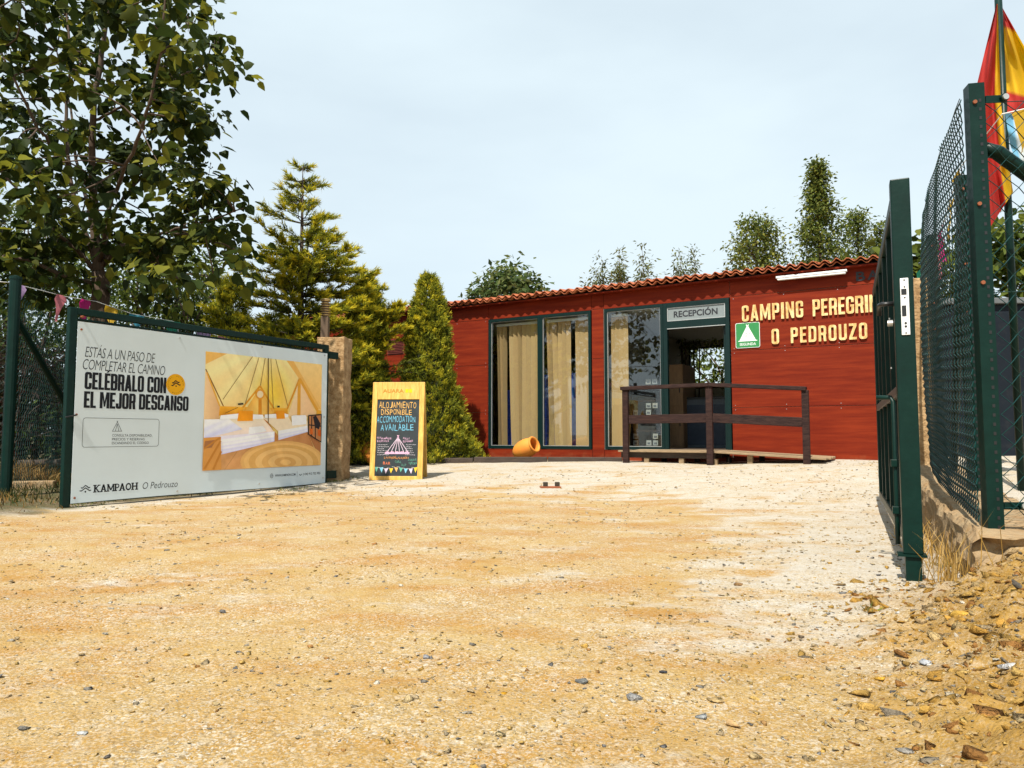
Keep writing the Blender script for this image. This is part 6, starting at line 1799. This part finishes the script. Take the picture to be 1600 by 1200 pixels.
# ------------------------------------------------------------------ left fence
def left_fence():
    b = at(12, 700, 7.6); e = empty('wire_fence', (b.x, 7.6, .1)); tag(e, 'wire fence with thick green post and diagonal brace at the left edge', 'fence'); o = e.location
    zt = at(10, 437, 7.6).z
    m = MB(); m.tube([Vector((b.x, 7.6, -.1)) - o, Vector((b.x, 7.6, zt)) - o], .055, 14); m.lathe([(.06, 0), (.06, .03), (.001, .05)], Matrix.Translation(Vector((b.x, 7.6, zt)) - o), 14); m.build('post', M['green'], e, smooth=False)
    m = MB(); m.tube([Vector((b.x, 7.62, 1.96)) - o, at(105, 636, 8.7) - o, at(140, 690, 9.4) - o], .034, 10); m.build('brace', M['green'], e)
    q = at(-260, 700, 6.2)
    w_ = MB(); chain_link(w_, (b.x - o.x, 7.6 - o.y), (-6.6 - o.x, 5.2 - o.y), .15 - o.z, 2.3 - o.z, .15 - o.z, 2.3 - o.z, .085, .002, None, 4); w_.build('mesh', M['wire'], e)
    w_ = MB(); chain_link(w_, (b.x - o.x, 7.62 - o.y), (-6.6 - o.x, 11.2 - o.y), .15 - o.z, 2.2 - o.z, .15 - o.z, 2.2 - o.z, .10, .0018, None, 4); w_.build('mesh', M['wire'], e)
    m = MB(); m.tube([Vector((-6.6, 11.2, 0)) - o, Vector((-6.6, 11.2, 2.3)) - o], .04, 10); m.build('post', M['green'], e)
    m = MB(); m.tube([Vector((-6.6, 5.2, -.1)) - o, Vector((-6.6, 5.2, 2.3)) - o], .04, 10); m.build('post', M['green'], e)
left_fence()
def left_kerbs():
    a, b = at(-60, 764, 8.3), at(86, 765, 8.6)
    e = empty('stone_kerb', (a.x, a.y, .0)); tag(e, 'pale concrete kerb crossing the grass behind the left fence', 'kerb')
    m = MB(); m.bar((0, 0, .145), (b.x - a.x, b.y - a.y, .145), .16, .10); m.build('stone', M['concrete'], e, bevel=.015)
    a, b = at(30, 713, 12.0), at(250, 712, 12.6)
    e = empty('timber_log', (a.x, a.y, .2)); tag(e, 'weathered log lying in the grass behind the left fence', 'log')
    m = MB(); m.tube([(0, 0, .07), (.9, .1, .08), (b.x - a.x, b.y - a.y, .08)], [.05, .05, .045], 10); m.build('trunk', M['oldwood'], e, smooth=True)
left_kerbs()

# ------------------------------------------------------------------ bunting and flags
def bunting(label, pts, flags, name='bunting'):
    P = [Vector(p) for p in pts]; e = empty(name, P[0]); tag(e, label, 'bunting')
    m = MB(); m.tube([p - P[0] for p in P], .004, 5, cap=False); m.build('string', M['signw'], e)
    seg = [(P[i + 1] - P[i]).length for i in range(len(P) - 1)]; tot = sum(seg)
    for k, (f, w_, h, c, tw) in enumerate(flags):
        d = f * tot; i = 0
        while i < len(seg) - 1 and d > seg[i]: d -= seg[i]; i += 1
        a = P[i] + (P[i + 1] - P[i]) * d / seg[i]; dr = (P[i + 1] - P[i]).normalized(); nn = dr.cross(Vector((0, 0, 1))).normalized()
        m = MB(); n = 6; vs = []; fs = []
        for j in range(n + 1):
            t = j / n; hw = w_ / 2 * (1 - t); dq = (dr + Vector((1.6 if dr.x * 1 > -.2 else -1.6, -.1, 0)) * (.8 + .4 * math.sin(k * 2.1))).normalized() if j else dr
            for s in (-1, 0, 1):
                q = a + dq * (s * hw + tw * .3 * h * t) + Vector((0, 0, -h * t)) + nn * (.03 * math.sin(t * 3 + s * 1.2 + k) + tw * .25 * h * t)
                vs.append(q - P[0])
        for j in range(n):
            for s in range(2): fs.append((j * 3 + s, j * 3 + s + 1, j * 3 + s + 4, j * 3 + s + 3))
        m.add(vs, fs, c); m.build('pennant', M['cloth'], e, smooth=True)
PINK, MAG, YEL, CYA, GRN, LIL = (.62, .20, .24), (.52, .02, .20), (.66, .42, .03), (.06, .34, .50), (.02, .26, .16), (.42, .28, .50)
bunting('string of coloured pennants from the left fence post along the back of the banner gate',
        [(-6.0, 6.9, 2.25), at(10, 441, 7.6), at(58, 452, 8.1), at(100, 463, 8.6), at(150, 471, 9.1), at(205, 490, 9.6), at(270, 502, 10.0), at(350, 528, 10.6), at(420, 545, 11.0), at(492, 548, 11.5)],
        [(.085, .2, .30, LIL, .1), (.20, .19, .32, LIL, .2), (.335, .21, .31, PINK, -.15), (.405, .20, .26, MAG, -.1), (.475, .20, .23, YEL, .0), (.54, .19, .2, CYA, .1), (.62, .20, .3, GRN, 0), (.70, .2, .3, LIL, .1), (.755, .2, .3, PINK, 0), (.81, .2, .3, MAG, .1), (.87, .2, .28, YEL, 0), (.93, .2, .28, CYA, .1)])
bunting('string of coloured pennants behind the wire fence at the right',
        [(5.2, 4.4, 3.2), at(1566, 178, 5.0), at(1500, 262, 5.9), at(1480, 330, 6.4), at(1462, 385, 6.8), at(1437, 432, 7.2)],
        [(.40, .20, .30, YEL, .55), (.68, .20, .34, YEL, .1), (.76, .2, .32, YEL, 0), (.84, .2, .3, MAG, .1), (.90, .2, .3, PINK, .1), (.985, .2, .28, GRN, .1)])

def flags():
    e = empty('flag_pole', (3.78, 5.5, .25)); tag(e, 'slim green flag pole rising out of frame at the right', 'flag pole')
    m = MB(); m.tube([(0, 0, -.05), (0, 0, 4.35)], .026, 12); m.lathe([(.001, 4.41), (.03, 4.39), (.036, 4.36), (.02, 4.34)], None, 12); m.build('pole', M['green'], e, smooth=True)
    b = MB(); b.box(-.08, .08, -.08, .08, -.06, -.04); b.build('base_plate', M['green'], e)
    red, yel = (.46, .022, .015), (.72, .44, .005)
    def cloth(o, name, left, right, Y, cols_, amp, off, mat_='cloth'):
        """grid between two pixel outlines, folded in depth"""
        nl = 26; nw = 18
        def samp(pl, t):
            k = t * (len(pl) - 1); i = min(int(k), len(pl) - 2); f = k - i
            return (pl[i][0] + (pl[i + 1][0] - pl[i][0]) * f, pl[i][1] + (pl[i + 1][1] - pl[i][1]) * f)
        V = []; C = []
        for i in range(nl + 1):
            a, b_ = samp(left, i / nl), samp(right, i / nl)
            for j in range(nw + 1):
                s = j / nw; u = a[0] + (b_[0] - a[0]) * s; v = a[1] + (b_[1] - a[1]) * s
                V.append(at(u, v, Y + off + amp * math.sin(s * 9 + i * .15) + amp * .55 * math.sin(i * .42 + s * 4) + amp * .35 * math.sin(s * 19 - i * .3)) - o.location); C.append(cols_(s, i / nl))
        F = np.array([(i * (nw + 1) + j, i * (nw + 1) + j + 1, (i + 1) * (nw + 1) + j + 1, (i + 1) * (nw + 1) + j) for i in range(nl) for j in range(nw)])
        return fmesh(name, np.array([tuple(v) for v in V]), F, M[mat_], o, cols=np.array(C), smooth=True)
    f = empty('flag', (3.78, 5.5, 4.2)); tag(f, 'red and yellow striped flag hanging in folds from the green pole', 'flag')
    cloth(f, 'lower_fold', [(1557, 6), (1540, 75), (1525, 138), (1530, 240), (1546, 357)], [(1559, 6), (1561, 80), (1564, 160), (1573, 240), (1583, 300)], 5.5,
          lambda s, t: red if s < .80 - .1 * t else yel, .05, -.06)
    cloth(f, 'upper_fold', [(1563, 6), (1566, 60), (1570, 120), (1574, 180)], [(1563, 6), (1602, 75), (1640, 150), (1668, 190)], 5.5,
          lambda s, t: red if (t < .2 or t > .80) else yel, .06, .06)
    g = empty('flag', (3.8, 5.4, 3.2)); tag(g, 'pale blue and white flag hanging low on the green pole behind the fence', 'flag')
    cloth(g, 'fabric', [(1570, 176), (1574, 200), (1578, 225), (1586, 250)], [(1660, 184), (1664, 225), (1664, 262), (1660, 300)], 5.35,
          lambda s, t: (.16, .42, .62) if (s < .14 or t < .10) else ((.58, .64, .66) if s + t < 1.2 else (.40, .40, .58)), .05, 0)
flags()
print('objects', len(bpy.data.objects), 'faces', sum(len(m.polygons) for m in bpy.data.meshes))
